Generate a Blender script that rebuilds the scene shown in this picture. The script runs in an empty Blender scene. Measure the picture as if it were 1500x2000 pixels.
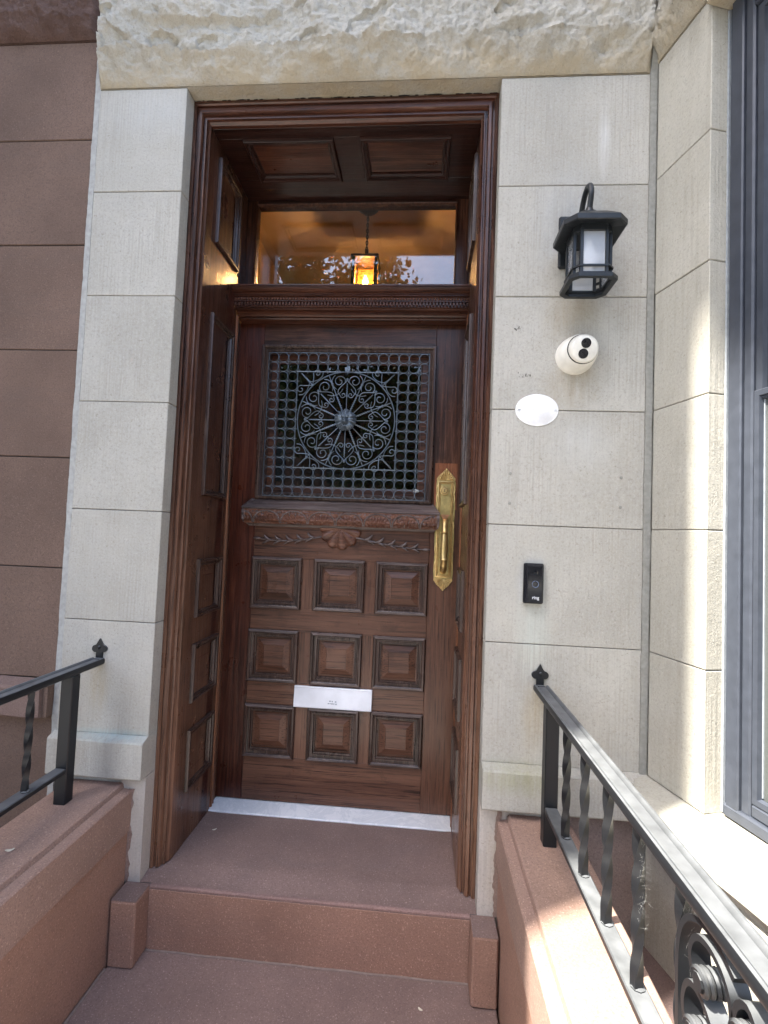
import bpy, bmesh, math, random
from mathutils import Vector, Matrix, noise
random.seed(7)
S = bpy.context.scene
COL = S.collection
# ------------------------------------------------------------------ camera, world, sun, exposure
cam_d = bpy.data.cameras.new('camera'); cam = bpy.data.objects.new('camera', cam_d); COL.objects.link(cam)
yaw, pitch, roll = [math.radians(a) for a in (4.42571265, 2.58937145, 2.2847166)]
fwd = Vector((-math.sin(yaw)*math.cos(pitch), math.cos(yaw)*math.cos(pitch), math.sin(pitch)))
rgt = Vector((math.cos(yaw), math.sin(yaw), 0)); upv = rgt.cross(fwd)
r2 = rgt*math.cos(roll) + upv*math.sin(roll); u2 = -rgt*math.sin(roll) + upv*math.cos(roll)
M = Matrix((r2, u2, -fwd)).transposed().to_4x4(); M.translation = Vector((0.21478422, -1.43376478, -0.04185755))
cam.matrix_world = M
cam_d.sensor_fit = 'HORIZONTAL'; cam_d.sensor_width = 36; cam_d.lens = 972.62/1500*36
cam_d.clip_start = .02; cam_d.clip_end = 800
S.camera = cam
LDIR = Vector((-1, -.57, 2.0)).normalized()                  # towards the sun
W = bpy.data.worlds.new('World'); S.world = W; W.use_nodes = True
wn = W.node_tree.nodes; wl = W.node_tree.links
sky = wn.new('ShaderNodeTexSky'); sky.sky_type = 'NISHITA'; sky.sun_disc = False
sky.sun_elevation = math.asin(LDIR.z); sky.sun_rotation = math.atan2(LDIR.x, LDIR.y)
sky.air_density = 1.0; sky.dust_density = 2.6; sky.ozone_density = .8
bg = wn['Background']; bg.inputs['Strength'].default_value = .15
wl.new(sky.outputs[0], bg.inputs['Color'])
sd = bpy.data.lights.new('sun', 'SUN'); sd.energy = 4.3; sd.angle = math.radians(.53); sd.color = (1, .94, .84)
sun = bpy.data.objects.new('sun', sd); COL.objects.link(sun)
sun.rotation_euler = LDIR.to_track_quat('Z', 'Y').to_euler(); sun.location = (-6, -4, 12)
S.view_settings.view_transform = 'Standard'; S.view_settings.look = 'None'
S.view_settings.exposure = 2.5; S.view_settings.gamma = 1
S.render.engine = 'CYCLES'
S.cycles.max_bounces = 8; S.cycles.diffuse_bounces = 4; S.cycles.transparent_max_bounces = 12
S.cycles.use_denoising = True

# ------------------------------------------------------------------ materials
class NT:
    def __init__(s, name):
        s.m = bpy.data.materials.new(name); s.m.use_nodes = True
        s.n = s.m.node_tree.nodes; s.l = s.m.node_tree.links; s.b = s.n['Principled BSDF']
    def node(s, t, **kw):
        n = s.n.new(t)
        for k, v in kw.items(): setattr(n, k, v)
        return n
    def lk(s, a, b): s.l.new(a, b)
    def put(s, sock, v):
        if isinstance(v, bpy.types.NodeSocket): s.l.new(v, sock)
        else: sock.default_value = v
    def math(s, op, a, b=0., c=0., clamp=False):
        n = s.node('ShaderNodeMath', operation=op, use_clamp=clamp)
        s.put(n.inputs[0], a); s.put(n.inputs[1], b); s.put(n.inputs[2], c)
        return n.outputs[0]
    def pos(s, rand=True, scale=(1, 1, 1), loc=(0, 0, 0)):
        g = s.node('ShaderNodeNewGeometry'); out = g.outputs['Position']
        if rand:
            oi = s.node('ShaderNodeObjectInfo')
            v = s.node('ShaderNodeVectorMath', operation='SCALE'); v.inputs[0].default_value = (7.3, 5.1, 9.7)
            s.lk(oi.outputs['Random'], v.inputs['Scale'])
            a = s.node('ShaderNodeVectorMath', operation='ADD'); s.lk(out, a.inputs[0]); s.lk(v.outputs[0], a.inputs[1]); out = a.outputs[0]
        mp = s.node('ShaderNodeMapping'); mp.inputs['Scale'].default_value = scale; mp.inputs['Location'].default_value = loc
        s.lk(out, mp.inputs['Vector']); return mp.outputs[0]
    def noise(s, vec, scale, detail=4, rough=.55, dist=0.):
        n = s.node('ShaderNodeTexNoise'); s.lk(vec, n.inputs['Vector'])
        n.inputs['Scale'].default_value = scale; n.inputs['Detail'].default_value = detail
        n.inputs['Roughness'].default_value = rough; n.inputs['Distortion'].default_value = dist
        return n.outputs['Fac']
    def ramp(s, fac, stops):
        n = s.node('ShaderNodeValToRGB'); e = n.color_ramp.elements
        while len(e) < len(stops): e.new(.5)
        for i, (p, c) in enumerate(stops):
            e[i].position = p; e[i].color = (c[0], c[1], c[2], 1) if isinstance(c, tuple) else (c, c, c, 1)
        s.put(n.inputs[0], fac); return n.outputs[0]
    def mix(s, fac, a, b, mode='MIX'):
        n = s.node('ShaderNodeMix', data_type='RGBA', blend_type=mode); n.clamp_factor = True
        s.put(n.inputs[0], fac)
        for k, v in ((6, a), (7, b)): s.put(n.inputs[k], (v[0], v[1], v[2], 1) if isinstance(v, tuple) else v)
        return n.outputs[2]
    def bump(s, h, strength=.3, dist=.002, prev=None):
        n = s.node('ShaderNodeBump'); n.inputs['Strength'].default_value = strength; n.inputs['Distance'].default_value = dist
        s.put(n.inputs['Height'], h)
        if prev is not None: s.lk(prev, n.inputs['Normal'])
        return n.outputs[0]
    def fin(s, col=None, rough=None, nrm=None, **kw):
        if col is not None: s.put(s.b.inputs['Base Color'], (col[0], col[1], col[2], 1) if isinstance(col, tuple) else col)
        if rough is not None: s.put(s.b.inputs['Roughness'], rough)
        if nrm is not None: s.lk(nrm, s.b.inputs['Normal'])
        for k, v in kw.items(): s.put(s.b.inputs[k.replace('_', ' ')], v)
        return s.m

def wood(name, axis, dark, mid, light, rough=.36, weather=True, red=0.):
    t = NT(name)
    k = {'X': (.045, 1, 1), 'Y': (1, .045, 1), 'Z': (1, 1, .045)}[axis]
    k2 = {'X': (.02, 1, 1), 'Y': (1, .02, 1), 'Z': (1, 1, .02)}[axis]
    p = t.pos(True, k); p2 = t.pos(True, k2); p3 = t.pos(True)
    g = t.noise(p, 70, 6, .7, .5)
    pores = t.noise(p2, 260, 4, .7)
    big = t.noise(p3, 3.2, 3, .5)
    fleck = t.noise(t.pos(True, {'X': (.25, 1, 1), 'Y': (1, .25, 1), 'Z': (1, 1, .25)}[axis]), 38, 2, .5, 2.2)
    c = t.ramp(g, [(.36, dark), (.5, mid), (.64, light)])
    c = t.mix(t.ramp(fleck, [(.60, 0.), (.65, .25), (.7, 0.)]), c, (light[0]*1.5, light[1]*1.5, light[2]*1.5))
    c = t.mix(t.ramp(big, [(.35, 0.), (.75, .55)]), c, (mid[0]*1.3, mid[1]*.98, mid[2]*.85))
    if weather:
        sp = t.node('ShaderNodeSeparateXYZ'); gg = t.node('ShaderNodeNewGeometry'); t.lk(gg.outputs['Position'], sp.inputs[0])
        mr = t.node('ShaderNodeMapRange'); t.lk(sp.outputs['Z'], mr.inputs[0])
        mr.inputs[1].default_value = .45; mr.inputs[2].default_value = -.85; mr.inputs[3].default_value = 0; mr.inputs[4].default_value = .8
        wf = t.math('MULTIPLY', mr.outputs[0], t.ramp(t.noise(t.pos(True, k), 14, 4), [(.35, .35), (.65, 1.)]))
        c = t.mix(wf, c, (light[0]*1.75+.02, light[1]*1.75+.017, light[2]*1.65+.013))
        dirt = t.noise(p3, 9, 5, .65)
        c = t.mix(t.ramp(dirt, [(.56, 0.), (.75, .55)]), c, (dark[0]*.55, dark[1]*.55, dark[2]*.6))
    c = t.mix(t.ramp(pores, [(.36, .85), (.47, 0.)]), c, (dark[0]*.45, dark[1]*.45, dark[2]*.45))
    r = t.ramp(t.noise(p3, 12, 4), [(.3, rough-.1), (.75, rough+.16)])
    b = t.bump(g, .5, .003); b = t.bump(pores, .6, .0016, b)
    return t.fin(c, r, b, Coat_Weight=.32, Coat_Roughness=.2, Specular_IOR_Level=.25)

D0, M0, L0 = (.0130, .0050, .0032), (.052, .0200, .0112), (.112, .0500, .0300)
wood_z = wood('oak_upright', 'Z', D0, M0, L0)
wood_x = wood('oak_across', 'X', D0, M0, L0)
wood_y = wood('oak_inward', 'Y', D0, M0, L0)
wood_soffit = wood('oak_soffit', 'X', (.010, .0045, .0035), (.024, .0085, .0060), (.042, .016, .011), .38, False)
wood_red = wood('oak_reddish', 'Z', (.020, .0055, .0032), (.058, .0160, .0085), (.100, .034, .018), .34, False)
wood_red_y = wood('oak_reddish_inward', 'Y', (.020, .0060, .0040), (.048, .0140, .0085), (.08, .027, .016), .34, False)
wood_case = wood('oak_casing', 'Z', (.018, .0080, .005), (.052, .022, .014), (.13, .064, .040), .33)
wood_case_x = wood('oak_casing_across', 'X', (.022, .0085, .0055), (.06, .022, .013), (.11, .046, .027), .36, False)
wood_carve = wood('oak_carved', 'X', (.04, .015, .009), (.12, .050, .028), (.20, .095, .060), .42, False)
wood_grey = wood('oak_grey_sheen', 'X', (.045, .033, .030), (.105, .082, .075), (.20, .170, .160), .36, False)  # grey tone carries painted sky highlights for mouldings and carving
wood_mould = wood('oak_mouldings', 'Z', (.018, .011, .009), (.050, .030, .023), (.11, .075, .060), .32, False)
wood_fresh = wood('oak_fresh', 'Z', (.085, .032, .016), (.19, .078, .038), (.28, .13, .068), .34, False)

def limestone(name, base=(.425, .410, .372), tool='V', stains=(), rock=False):
    t = NT(name)
    p = t.pos(True); pw = t.pos(False)
    big = t.noise(p, 2.6, 5, .6); mid = t.noise(p, 22, 5, .6); spk = t.noise(p, 150, 4, .8)
    c = t.ramp(big, [(.3, (base[0]*.84, base[1]*.84, base[2]*.82)), (.7, (base[0]*1.09, base[1]*1.09, base[2]*1.08))])
    c = t.mix(t.ramp(mid, [(.45, 0.), (.8, .35)]), c, (base[0]*.86, base[1]*.83, base[2]*.76))
    c = t.mix(t.ramp(spk, [(.34, .55), (.47, 0.)]), c, (base[0]*.60, base[1]*.59, base[2]*.57))
    c = t.mix(t.ramp(spk, [(.55, 0.), (.68, .5)]), c, (base[0]*1.22, base[1]*1.22, base[2]*1.2))
    pits = t.noise(p, 95, 2, .5)
    c = t.mix(t.ramp(pits, [(.25, .5), (.31, 0.)]), c, (base[0]*.5, base[1]*.48, base[2]*.43))
    for (cx, cz, rx, rz, col, amt) in stains:
        mp = t.node('ShaderNodeMapping'); g = t.node('ShaderNodeNewGeometry'); t.lk(g.outputs['Position'], mp.inputs['Vector'])
        mp.inputs['Scale'].default_value = (1/rx, 0, 1/rz); mp.inputs['Location'].default_value = (-cx/rx, 0, -cz/rz)
        ln = t.node('ShaderNodeVectorMath', operation='LENGTH'); t.lk(mp.outputs[0], ln.inputs[0])
        st = t.noise(t.pos(False, (1, 1, .12)), 60, 4, .7)
        f = t.math('MULTIPLY', t.ramp(ln.outputs['Value'], [(.15, 1.), (1., 0.)]), t.ramp(st, [(.3, .25), (.65, 1.)]))
        f = t.math('MULTIPLY', f, amt)
        c = t.mix(f, c, col)
    if rock:
        b = t.bump(t.noise(p, 30, 8, .68), .8, .012); b = t.bump(t.noise(p, 130, 6, .7), .6, .003, b)
        c = t.mix(t.ramp(t.noise(p, 7, 6, .65), [(.50, 0.), (.75, .45)]), c, (base[0]*.96, base[1]*.86, base[2]*.70))
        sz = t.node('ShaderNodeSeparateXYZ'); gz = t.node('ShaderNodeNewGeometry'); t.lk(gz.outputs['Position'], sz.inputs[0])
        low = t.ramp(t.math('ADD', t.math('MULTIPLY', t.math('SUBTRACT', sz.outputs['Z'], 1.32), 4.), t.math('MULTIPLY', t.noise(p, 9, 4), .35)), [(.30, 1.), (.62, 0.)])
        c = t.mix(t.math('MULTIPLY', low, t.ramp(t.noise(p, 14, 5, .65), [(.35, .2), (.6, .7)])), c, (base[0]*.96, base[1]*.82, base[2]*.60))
        c = t.mix(t.ramp(t.noise(p, 16, 6, .7), [(.60, 0.), (.78, .5)]), c, (base[0]*.68, base[1]*.60, base[2]*.50))
    else:
        k = (1, 1, .03) if tool == 'V' else (1, 1, 1)
        ln_ = t.noise(t.pos(False, (1, .35, .02) if tool == 'V' else (.3, .3, 1)), 190 if tool == 'V' else 150, 2, .4)
        amt = t.ramp(t.noise(t.pos(True), 5, 3), [(.4, .25), (.62, 1.)])
        c = t.mix(t.math('MULTIPLY', amt, t.ramp(ln_, [(.38, .34), (.54, 0.)])), c, (base[0]*.70, base[1]*.68, base[2]*.64))
        b = t.bump(t.math('MULTIPLY', ln_, amt), .55, .0022); b = t.bump(spk, .6, .0022, b); b = t.bump(mid, .35, .004, b)
    return t.fin(c, .82, b, Specular_IOR_Level=.3)
ST_R = [(.625, .40, .10, .075, (.30, .245, .16), .6), (.615, .60, .09, .12, (.31, .26, .18), .5), (.70, 1.12, .022, .13, (.62, .63, .62), .8),
        (.535, -.30, .06, .16, (.46, .50, .46), .7), (.53, -.16, .055, .09, (.56, .58, .56), .8), (.55, -.52, .05, .12, (.34, .26, .14), .5),
        (.50, -.69, .16, .05, (.28, .29, .14), .6), (.65, .24, .12, .10, (.52, .53, .52), .5), (.60, .90, .12, .2, (.46, .49, .52), .35),
        (-.72, -.53, .04, .10, (.32, .25, .13), .5), (-.68, -.66, .2, .02, (.33, .42, .42), .8), (-.64, 1.25, .25, .12, (.47, .49, .5), .4)]
lime = limestone('limestone_tooled', stains=ST_R)
lime_h = limestone('limestone_cross_tooled', tool='H')
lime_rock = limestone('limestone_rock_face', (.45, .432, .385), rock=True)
lime_base = limestone('limestone_base', (.50, .46, .42), stains=[(.46, -.9, .05, .2, (.38, .29, .2), .5)])

def brown(name, base, spk_amt=.4, rock=False, rough=.85, sand=True):
    t = NT(name); p = t.pos(True)
    big = t.noise(p, 3.5, 5, .6); streak = t.noise(t.pos(True, (.5, 1, 2.2)), 6, 5, .6, 1.2)
    c = t.ramp(big, [(.3, tuple(v*.80 for v in base)), (.7, tuple(v*1.15 for v in base))])
    c = t.mix(t.ramp(streak, [(.5, 0.), (.78, .5)]), c, (base[0]*.84, base[1]*.92, base[2]*.98))
    s1 = t.noise(p, 210, 3, .85); s2 = t.noise(p, 230, 2, .7)
    c = t.mix(t.ramp(s1, [(.36, .7), (.50, 0.)]), c, tuple(v*.62 for v in base))
    c = t.mix(t.ramp(s2, [(.60, 0.), (.70, spk_amt*.8)]), c, tuple(min(1, v*2.2+.08) for v in base))
    if rock:
        b = t.bump(t.noise(p, 22, 8, .7), .9, .02); b = t.bump(t.noise(p, 120, 5, .7), .6, .004, b)
        c = t.mix(t.ramp(t.noise(p, 9, 5), [(.5, 0.), (.8, .8)]), c, (base[0]*.45, base[1]*.35, base[2]*.35))
    else:
        b = t.bump(s1, .6, .0018); b = t.bump(t.noise(p, 40, 4), .25, .003, b)
    return t.fin(c, rough, b, Specular_IOR_Level=.35)
brn = brown('brownstone_smooth', (.155, .102, .078), .25)
brn_rock = brown('brownstone_rock', (.135, .082, .066), .2, True)
tread = brown('stoop_tread', (.205, .140, .122), .6)
riser = brown('stoop_side', (.290, .168, .122), .5)
coping_m = brown('stoop_coping', (.290, .190, .150), .5)

def simple(name, col, rough=.5, metal=0., bumps=0., scale=60, **kw):
    t = NT(name); p = t.pos(True); n = t.noise(p, scale, 4)
    c = t.ramp(n, [(.3, tuple(v*.82 for v in col)), (.7, tuple(min(1, v*1.12) for v in col))])
    r = t.ramp(t.noise(p, scale*.5, 4), [(.3, max(.03, rough-.07)), (.7, min(1, rough+.08))])
    return t.fin(c, r, t.bump(n, bumps, .001) if bumps else None, Metallic=metal, **kw)
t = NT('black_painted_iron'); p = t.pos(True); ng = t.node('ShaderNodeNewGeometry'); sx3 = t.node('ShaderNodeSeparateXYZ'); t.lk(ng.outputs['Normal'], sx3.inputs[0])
top_glare = t.math('MULTIPLY', t.ramp(sx3.outputs['Z'], [(.35, 0.), (.9, 1.)]), t.ramp(t.noise(p, 30, 4), [(.3, .55), (.7, 1.)]))  # paler up-facing faces: sun glare on the rails painted into the colour
black_iron = t.fin(t.mix(top_glare, (.011, .012, .014), (.135, .143, .150)), .42, None, Specular_IOR_Level=.35)
lamp_black = simple('black_lamp_metal', (.018, .022, .026), .42, .2, .2, 120)
grille_iron = simple('patinated_iron', (.125, .155, .185), .36, .55, .3, 180)
brass = simple('aged_brass', (.66, .47, .20), .42, .9, .15, 60)
brass_dark = simple('dull_brass', (.52, .41, .17), .46, .85, .2, 90)
white_pl = simple('white_plastic', (.78, .76, .69), .34, 0, 0, 20)
white_enamel = simple('white_enamel', (.80, .80, .80), .25, 0, 0, 20)
aluminium = simple('pale_aluminium', (.80, .81, .83), .36, .1, 0, 8)
black_pl = simple('black_plastic', (.012, .013, .017), .2, 0, 0, 50)
black_gloss = simple('black_glass_face', (.006, .007, .010), .06, 0, 0, 50)
dark_gap = simple('dark_gap', (.012, .010, .009), .9)
mortar = simple('grey_mortar', (.27, .268, .24), .92, 0, .8, 90)
mortar_pale = simple('pale_mortar', (.36, .36, .34), .92, 0, .6, 70)
joint_m = simple('joint_mortar', (.23, .22, .20), .95, 0, .5, 90)
caulk = simple('grey_caulk', (.30, .33, .36), .6, 0, .3, 60)
slate_al = simple('slate_blue_window_metal', (.052, .060, .078), .42, .1, .06, 30)
screen_m = simple('insect_screen', (.11, .12, .115), .45, .3, .3, 700)
tan_plaster = simple('tan_plaster', (.56, .42, .30), .8, 0, .15, 8)
tan_dark = simple('tan_ceiling', (.54, .41, .30), .85, 0, .1, 5)
floor_tile = simple('vestibule_tile', (.12, .10, .09), .5)
asphalt = simple('asphalt', (.05, .05, .052), .9, 0, .5, 80)
pave = simple('sidewalk_concrete', (.34, .33, .31), .9, 0, .4, 30)
bark = simple('bark', (.09, .075, .06), .9, 0, .8, 30)
petal_m = simple('dry_petal', (.62, .56, .45), .7)
bronze = simple('dark_bronze', (.03, .022, .015), .45, .7, .1, 60)

t = NT('leaf_green'); oi = t.node('ShaderNodeNewGeometry')
leafc = t.ramp(t.noise(t.pos(True), 1.3, 3), [(.3, (.020, .045, .012)), (.7, (.06, .11, .03))])
leaf_m = t.fin(leafc, .5)
t = NT('white_marble'); p = t.pos(False)
v = t.noise(t.pos(False, (1, .6, 1)), 9, 8, .72, 2.5)
mc = t.ramp(v, [(.38, (.76, .78, .80)), (.49, (.66, .69, .72)), (.54, (.77, .79, .81)), (.7, (.80, .81, .82))])
marble = t.fin(mc, .3, t.bump(t.noise(p, 60, 3), .1, .001))
def glass(name, tint=(1, 1, 1), ior=1.5, rough=0., wave=0., extra=0.):
    t = NT(name); t.n.remove(t.b)
    tr = t.node('ShaderNodeBsdfTransparent'); tr.inputs[0].default_value = (*tint, 1)
    gl = t.node('ShaderNodeBsdfGlossy'); gl.inputs['Roughness'].default_value = rough
    fr = t.node('ShaderNodeFresnel'); fr.inputs[0].default_value = ior
    f = t.math('MULTIPLY_ADD', fr.outputs[0], 1.7, extra, clamp=True)
    mx = t.node('ShaderNodeMixShader'); t.lk(f, mx.inputs[0]); t.lk(tr.outputs[0], mx.inputs[1]); t.lk(gl.outputs[0], mx.inputs[2])
    if wave:
        b = t.bump(t.noise(t.pos(False), 7, 2), wave, .01); t.lk(b, gl.inputs['Normal'])
    t.lk(mx.outputs[0], t.n['Material Output'].inputs['Surface']); return t.m
glass_clear = glass('clear_glass', (.95, .97, .96), 1.5, 0, .04, .02)
glass_dark = glass('dim_door_glass', (.16, .16, .15), 1.5, 0, .05, .02)
glass_frost = None
t = NT('seeded_lamp_glass'); 
seeded = t.fin((.80, .84, .90), .12, t.bump(t.noise(t.pos(True), 60, 3), .5, .003), Alpha=.42, Coat_Weight=.6)
t = NT('window_glass_daylit'); t.n.remove(t.b)
window_glass = glass('window_glass', (.55, .62, .60), 1.6, 0, .02, .12)
t = NT('lamp_flame'); flame = t.fin((1, .6, .2), .5, None, Emission_Color=(1, .50, .10, 1), Emission_Strength=30.)
t = NT('amber_lamp_pane'); amber = t.fin((.60, .27, .06), .30, t.bump(t.noise(t.pos(True), 90, 3), .6, .003), Alpha=.22)
ring_blue = simple('bell_button_rim', (.25, .32, .48), .25, .6)
letter_m = simple('pale_lettering', (.62, .63, .66), .5)
curtain_m = simple('white_window_lining', (.70, .72, .70), .8, 0, .1, 10)

# ------------------------------------------------------------------ mesh building
class MB:
    def __init__(s): s.v = []; s.f = []
    def add(s, vs, fs):
        o = len(s.v); s.v += [tuple(p) for p in vs]; s.f += [tuple(i+o for i in f) for f in fs]; return s
    def box(s, x0, x1, y0, y1, z0, z1, mp=None, c=0.):
        lo = (min(x0, x1), min(y0, y1), min(z0, z1)); hi = (max(x0, x1), max(y0, y1), max(z0, z1))
        if c <= 0:
            vs = [(a, b, d) for a in (lo[0], hi[0]) for b in (lo[1], hi[1]) for d in (lo[2], hi[2])]
            fs = [(0, 1, 3, 2), (4, 6, 7, 5), (0, 4, 5, 1), (2, 3, 7, 6), (0, 2, 6, 4), (1, 5, 7, 3)]
        else:
            c = min(c, .45*min(hi[i]-lo[i] for i in range(3)))
            vs = []; idx = {}
            for sx in (0, 1):
                for sy in (0, 1):
                    for sz in (0, 1):
                        sg = (sx, sy, sz)
                        for a in range(3):
                            p = [ (hi[i] if sg[i] else lo[i]) if i == a else ((hi[i]-c) if sg[i] else (lo[i]+c)) for i in range(3)]
                            idx[(sg, a)] = len(vs); vs.append(tuple(p))
            fs = []
            for a in range(3):
                b, d = [i for i in range(3) if i != a]
                for sa in (0, 1):
                    q = []
                    for sb, sdd in ((0, 0), (1, 0), (1, 1), (0, 1)):
                        sg = [0, 0, 0]; sg[a] = sa; sg[b] = sb; sg[d] = sdd; q.append(idx[(tuple(sg), a)])
                    fs.append(tuple(q))
                for sb in (0, 1):
                    for sdd in (0, 1):      # edge along a
                        s0 = [0, 0, 0]; s0[b] = sb; s0[d] = sdd; s1 = list(s0); s1[a] = 1
                        fs.append((idx[(tuple(s0), b)], idx[(tuple(s1), b)], idx[(tuple(s1), d)], idx[(tuple(s0), d)]))
            for sx in (0, 1):
                for sy in (0, 1):
                    for sz in (0, 1): fs.append(tuple(idx[((sx, sy, sz), a)] for a in range(3)))
        if mp: vs = [mp(*p) for p in vs]
        return s.add(vs, fs)
    def prism(s, poly, h0, h1, mp):
        n = len(poly); vs = [mp(a, b, h0) for a, b in poly] + [mp(a, b, h1) for a, b in poly]
        fs = [tuple(range(n)), tuple(range(n, 2*n))] + [(i, (i+1) % n, n+(i+1) % n, n+i) for i in range(n)]
        return s.add(vs, fs)
    def rings(s, rect, prof, mp, cap=True):
        u0, u1, v0, v1 = rect; vs = []
        for d, h in prof: vs += [mp(u0+d, v0+d, h), mp(u1-d, v0+d, h), mp(u1-d, v1-d, h), mp(u0+d, v1-d, h)]
        fs = []
        for k in range(len(prof)-1):
            for i in range(4): fs.append((4*k+i, 4*k+(i+1) % 4, 4*k+4+(i+1) % 4, 4*k+4+i))
        if cap: m = 4*(len(prof)-1); fs.append((m, m+1, m+2, m+3))
        return s.add(vs, fs)
    def tube(s, pts, r, n=6, closed=False, rs=None):
        pts = [Vector(p) for p in pts]; N = len(pts)
        if N < 2: return s
        vs = []; up = None
        for i in range(N):
            if closed: t_ = pts[(i+1) % N]-pts[i-1]
            else: t_ = pts[min(i+1, N-1)]-pts[max(i-1, 0)]
            t_.normalize()
            if up is None:
                up = Vector((0, 1, 0)) if abs(t_.y) < .9 else Vector((1, 0, 0))
            a = t_.cross(up)
            if a.length < 1e-4: a = t_.orthogonal()
            a.normalize(); b = a.cross(t_); up = b
            rr = rs[i] if rs else r
            for k in range(n):
                w = 2*math.pi*k/n; vs.append(pts[i]+a*(rr*math.cos(w))+b*(rr*math.sin(w)))
        fs = []
        for i in range(N if closed else N-1):
            j = (i+1) % N
            for k in range(n): fs.append((i*n+k, i*n+(k+1) % n, j*n+(k+1) % n, j*n+k))
        if not closed: fs += [tuple(range(n)), tuple((N-1)*n+k for k in range(n))]
        return s.add(vs, fs)
    def lathe(s, prof, n, mp, cap=True):       # prof: (radius, height) ; mp(a,b,h)
        vs = []
        for r, h in prof:
            for k in range(n): w = 2*math.pi*k/n; vs.append(mp(r*math.cos(w), r*math.sin(w), h))
        fs = []
        for i in range(len(prof)-1):
            for k in range(n): fs.append((i*n+k, i*n+(k+1) % n, (i+1)*n+(k+1) % n, (i+1)*n+k))
        if cap: fs += [tuple(range(n)), tuple((len(prof)-1)*n+k for k in range(n))]
        return s.add(vs, fs)
    def sphere(s, c, r, nu=8, nv=6, sc=(1, 1, 1)):
        vs = [(c[0], c[1], c[2]+r*sc[2])]
        for i in range(1, nv):
            a = math.pi*i/nv
            for k in range(nu):
                w = 2*math.pi*k/nu; vs.append((c[0]+r*sc[0]*math.sin(a)*math.cos(w), c[1]+r*sc[1]*math.sin(a)*math.sin(w), c[2]+r*sc[2]*math.cos(a)))
        vs.append((c[0], c[1], c[2]-r*sc[2])); L = len(vs)-1; fs = []
        for k in range(nu): fs.append((0, 1+k, 1+(k+1) % nu)); fs.append((L, L-nu+(k+1) % nu, L-nu+k))
        for i in range(nv-2):
            for k in range(nu): a = 1+i*nu; fs.append((a+k, a+nu+k, a+nu+(k+1) % nu, a+(k+1) % nu))
        return s.add(vs, fs)
    def grid(s, fn, nu, nv):
        vs = [fn(i/nu, j/nv) for j in range(nv+1) for i in range(nu+1)]
        fs = [(j*(nu+1)+i, j*(nu+1)+i+1, (j+1)*(nu+1)+i+1, (j+1)*(nu+1)+i) for j in range(nv) for i in range(nu)]
        return s.add(vs, fs)

WL = {}
def empty(name, loc, label=None, cat=None, group=None):
    o = bpy.data.objects.new(name, None); COL.objects.link(o); o.location = loc; WL[o.name] = Vector(loc); o.empty_display_size = .05
    tag(o, label, cat, group); return o
def tag(o, label=None, cat=None, group=None, kind=None):
    if label: o['label'] = label
    if cat: o['category'] = cat
    if group: o['group'] = group
    if kind: o['kind'] = kind
    return o
def link(name, me, mat, parent, loc):
    o = bpy.data.objects.new(name, me); COL.objects.link(o)
    if parent is not None: o.parent = parent; o.location = Vector(loc)-WL[parent.name]
    else: o.location = loc
    WL[o.name] = Vector(loc); return o
def build(name, mb, mat, parent=None, smooth=False, loc=None, ang=35, kind=None, label=None):
    n = len(mb.v)
    if loc is None: loc = Vector((sum(p[0] for p in mb.v)/n, sum(p[1] for p in mb.v)/n, sum(p[2] for p in mb.v)/n))
    loc = Vector(loc)
    me = bpy.data.meshes.new(name); me.from_pydata([tuple(Vector(p)-loc) for p in mb.v], [], mb.f); me.update()
    bm = bmesh.new(); bm.from_mesh(me)
    bmesh.ops.recalc_face_normals(bm, faces=bm.faces)
    if smooth:
        for f in bm.faces: f.smooth = True
        for e in bm.edges:
            if len(e.link_faces) == 2 and e.calc_face_angle(0) > math.radians(ang): e.smooth = False
    bm.to_mesh(me); bm.free()
    me.materials.append(mat)
    o = link(name, me, mat, parent, loc)
    tag(o, label, kind=kind)
    return o
def copy_to(o, loc, parent=None, name=None):
    c = o.copy(); COL.objects.link(c); loc = Vector(loc)
    p = parent if parent is not None else o.parent
    if p is not None: c.parent = p; c.location = loc-WL[p.name]
    else: c.location = loc
    WL[c.name] = loc; return c

YD, XL, XR, ZS = .431, -.512, .354, 1.252
mdoor = lambda u, v, h: (u, YD-h, v)
mleft = lambda u, v, h: (XL+h, u, v)
mright = lambda u, v, h: (XR-h, u, v)
msoff = lambda u, v, h: (u, v, ZS-h)
mwall = lambda u, v, h: (u, -h, v)
E0 = Vector((.842, -.012)); UC = Vector((.255, -.967)); NC = Vector((.967, .255))
mcant = lambda s, v, h: (E0.x+UC.x*s-NC.x*h, E0.y+UC.y*s-NC.y*h, v)

# ------------------------------------------------------------------ STRUCTURE: ground, street
def ground():
    mb = MB(); mb.grid(lambda a, b: (-250+500*a, -250+500*b, -1.80), 8, 8)
    tag(build('ground', mb, asphalt), kind='structure')
    tag(build('sidewalk', MB().box(-14, 14, -5.2, -.9, -1.80, -1.62), pave), kind='structure')
    tag(build('sidewalk', MB().box(-30, 30, -19, -15.5, -1.80, -1.66), pave), kind='structure')
ground()

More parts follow.
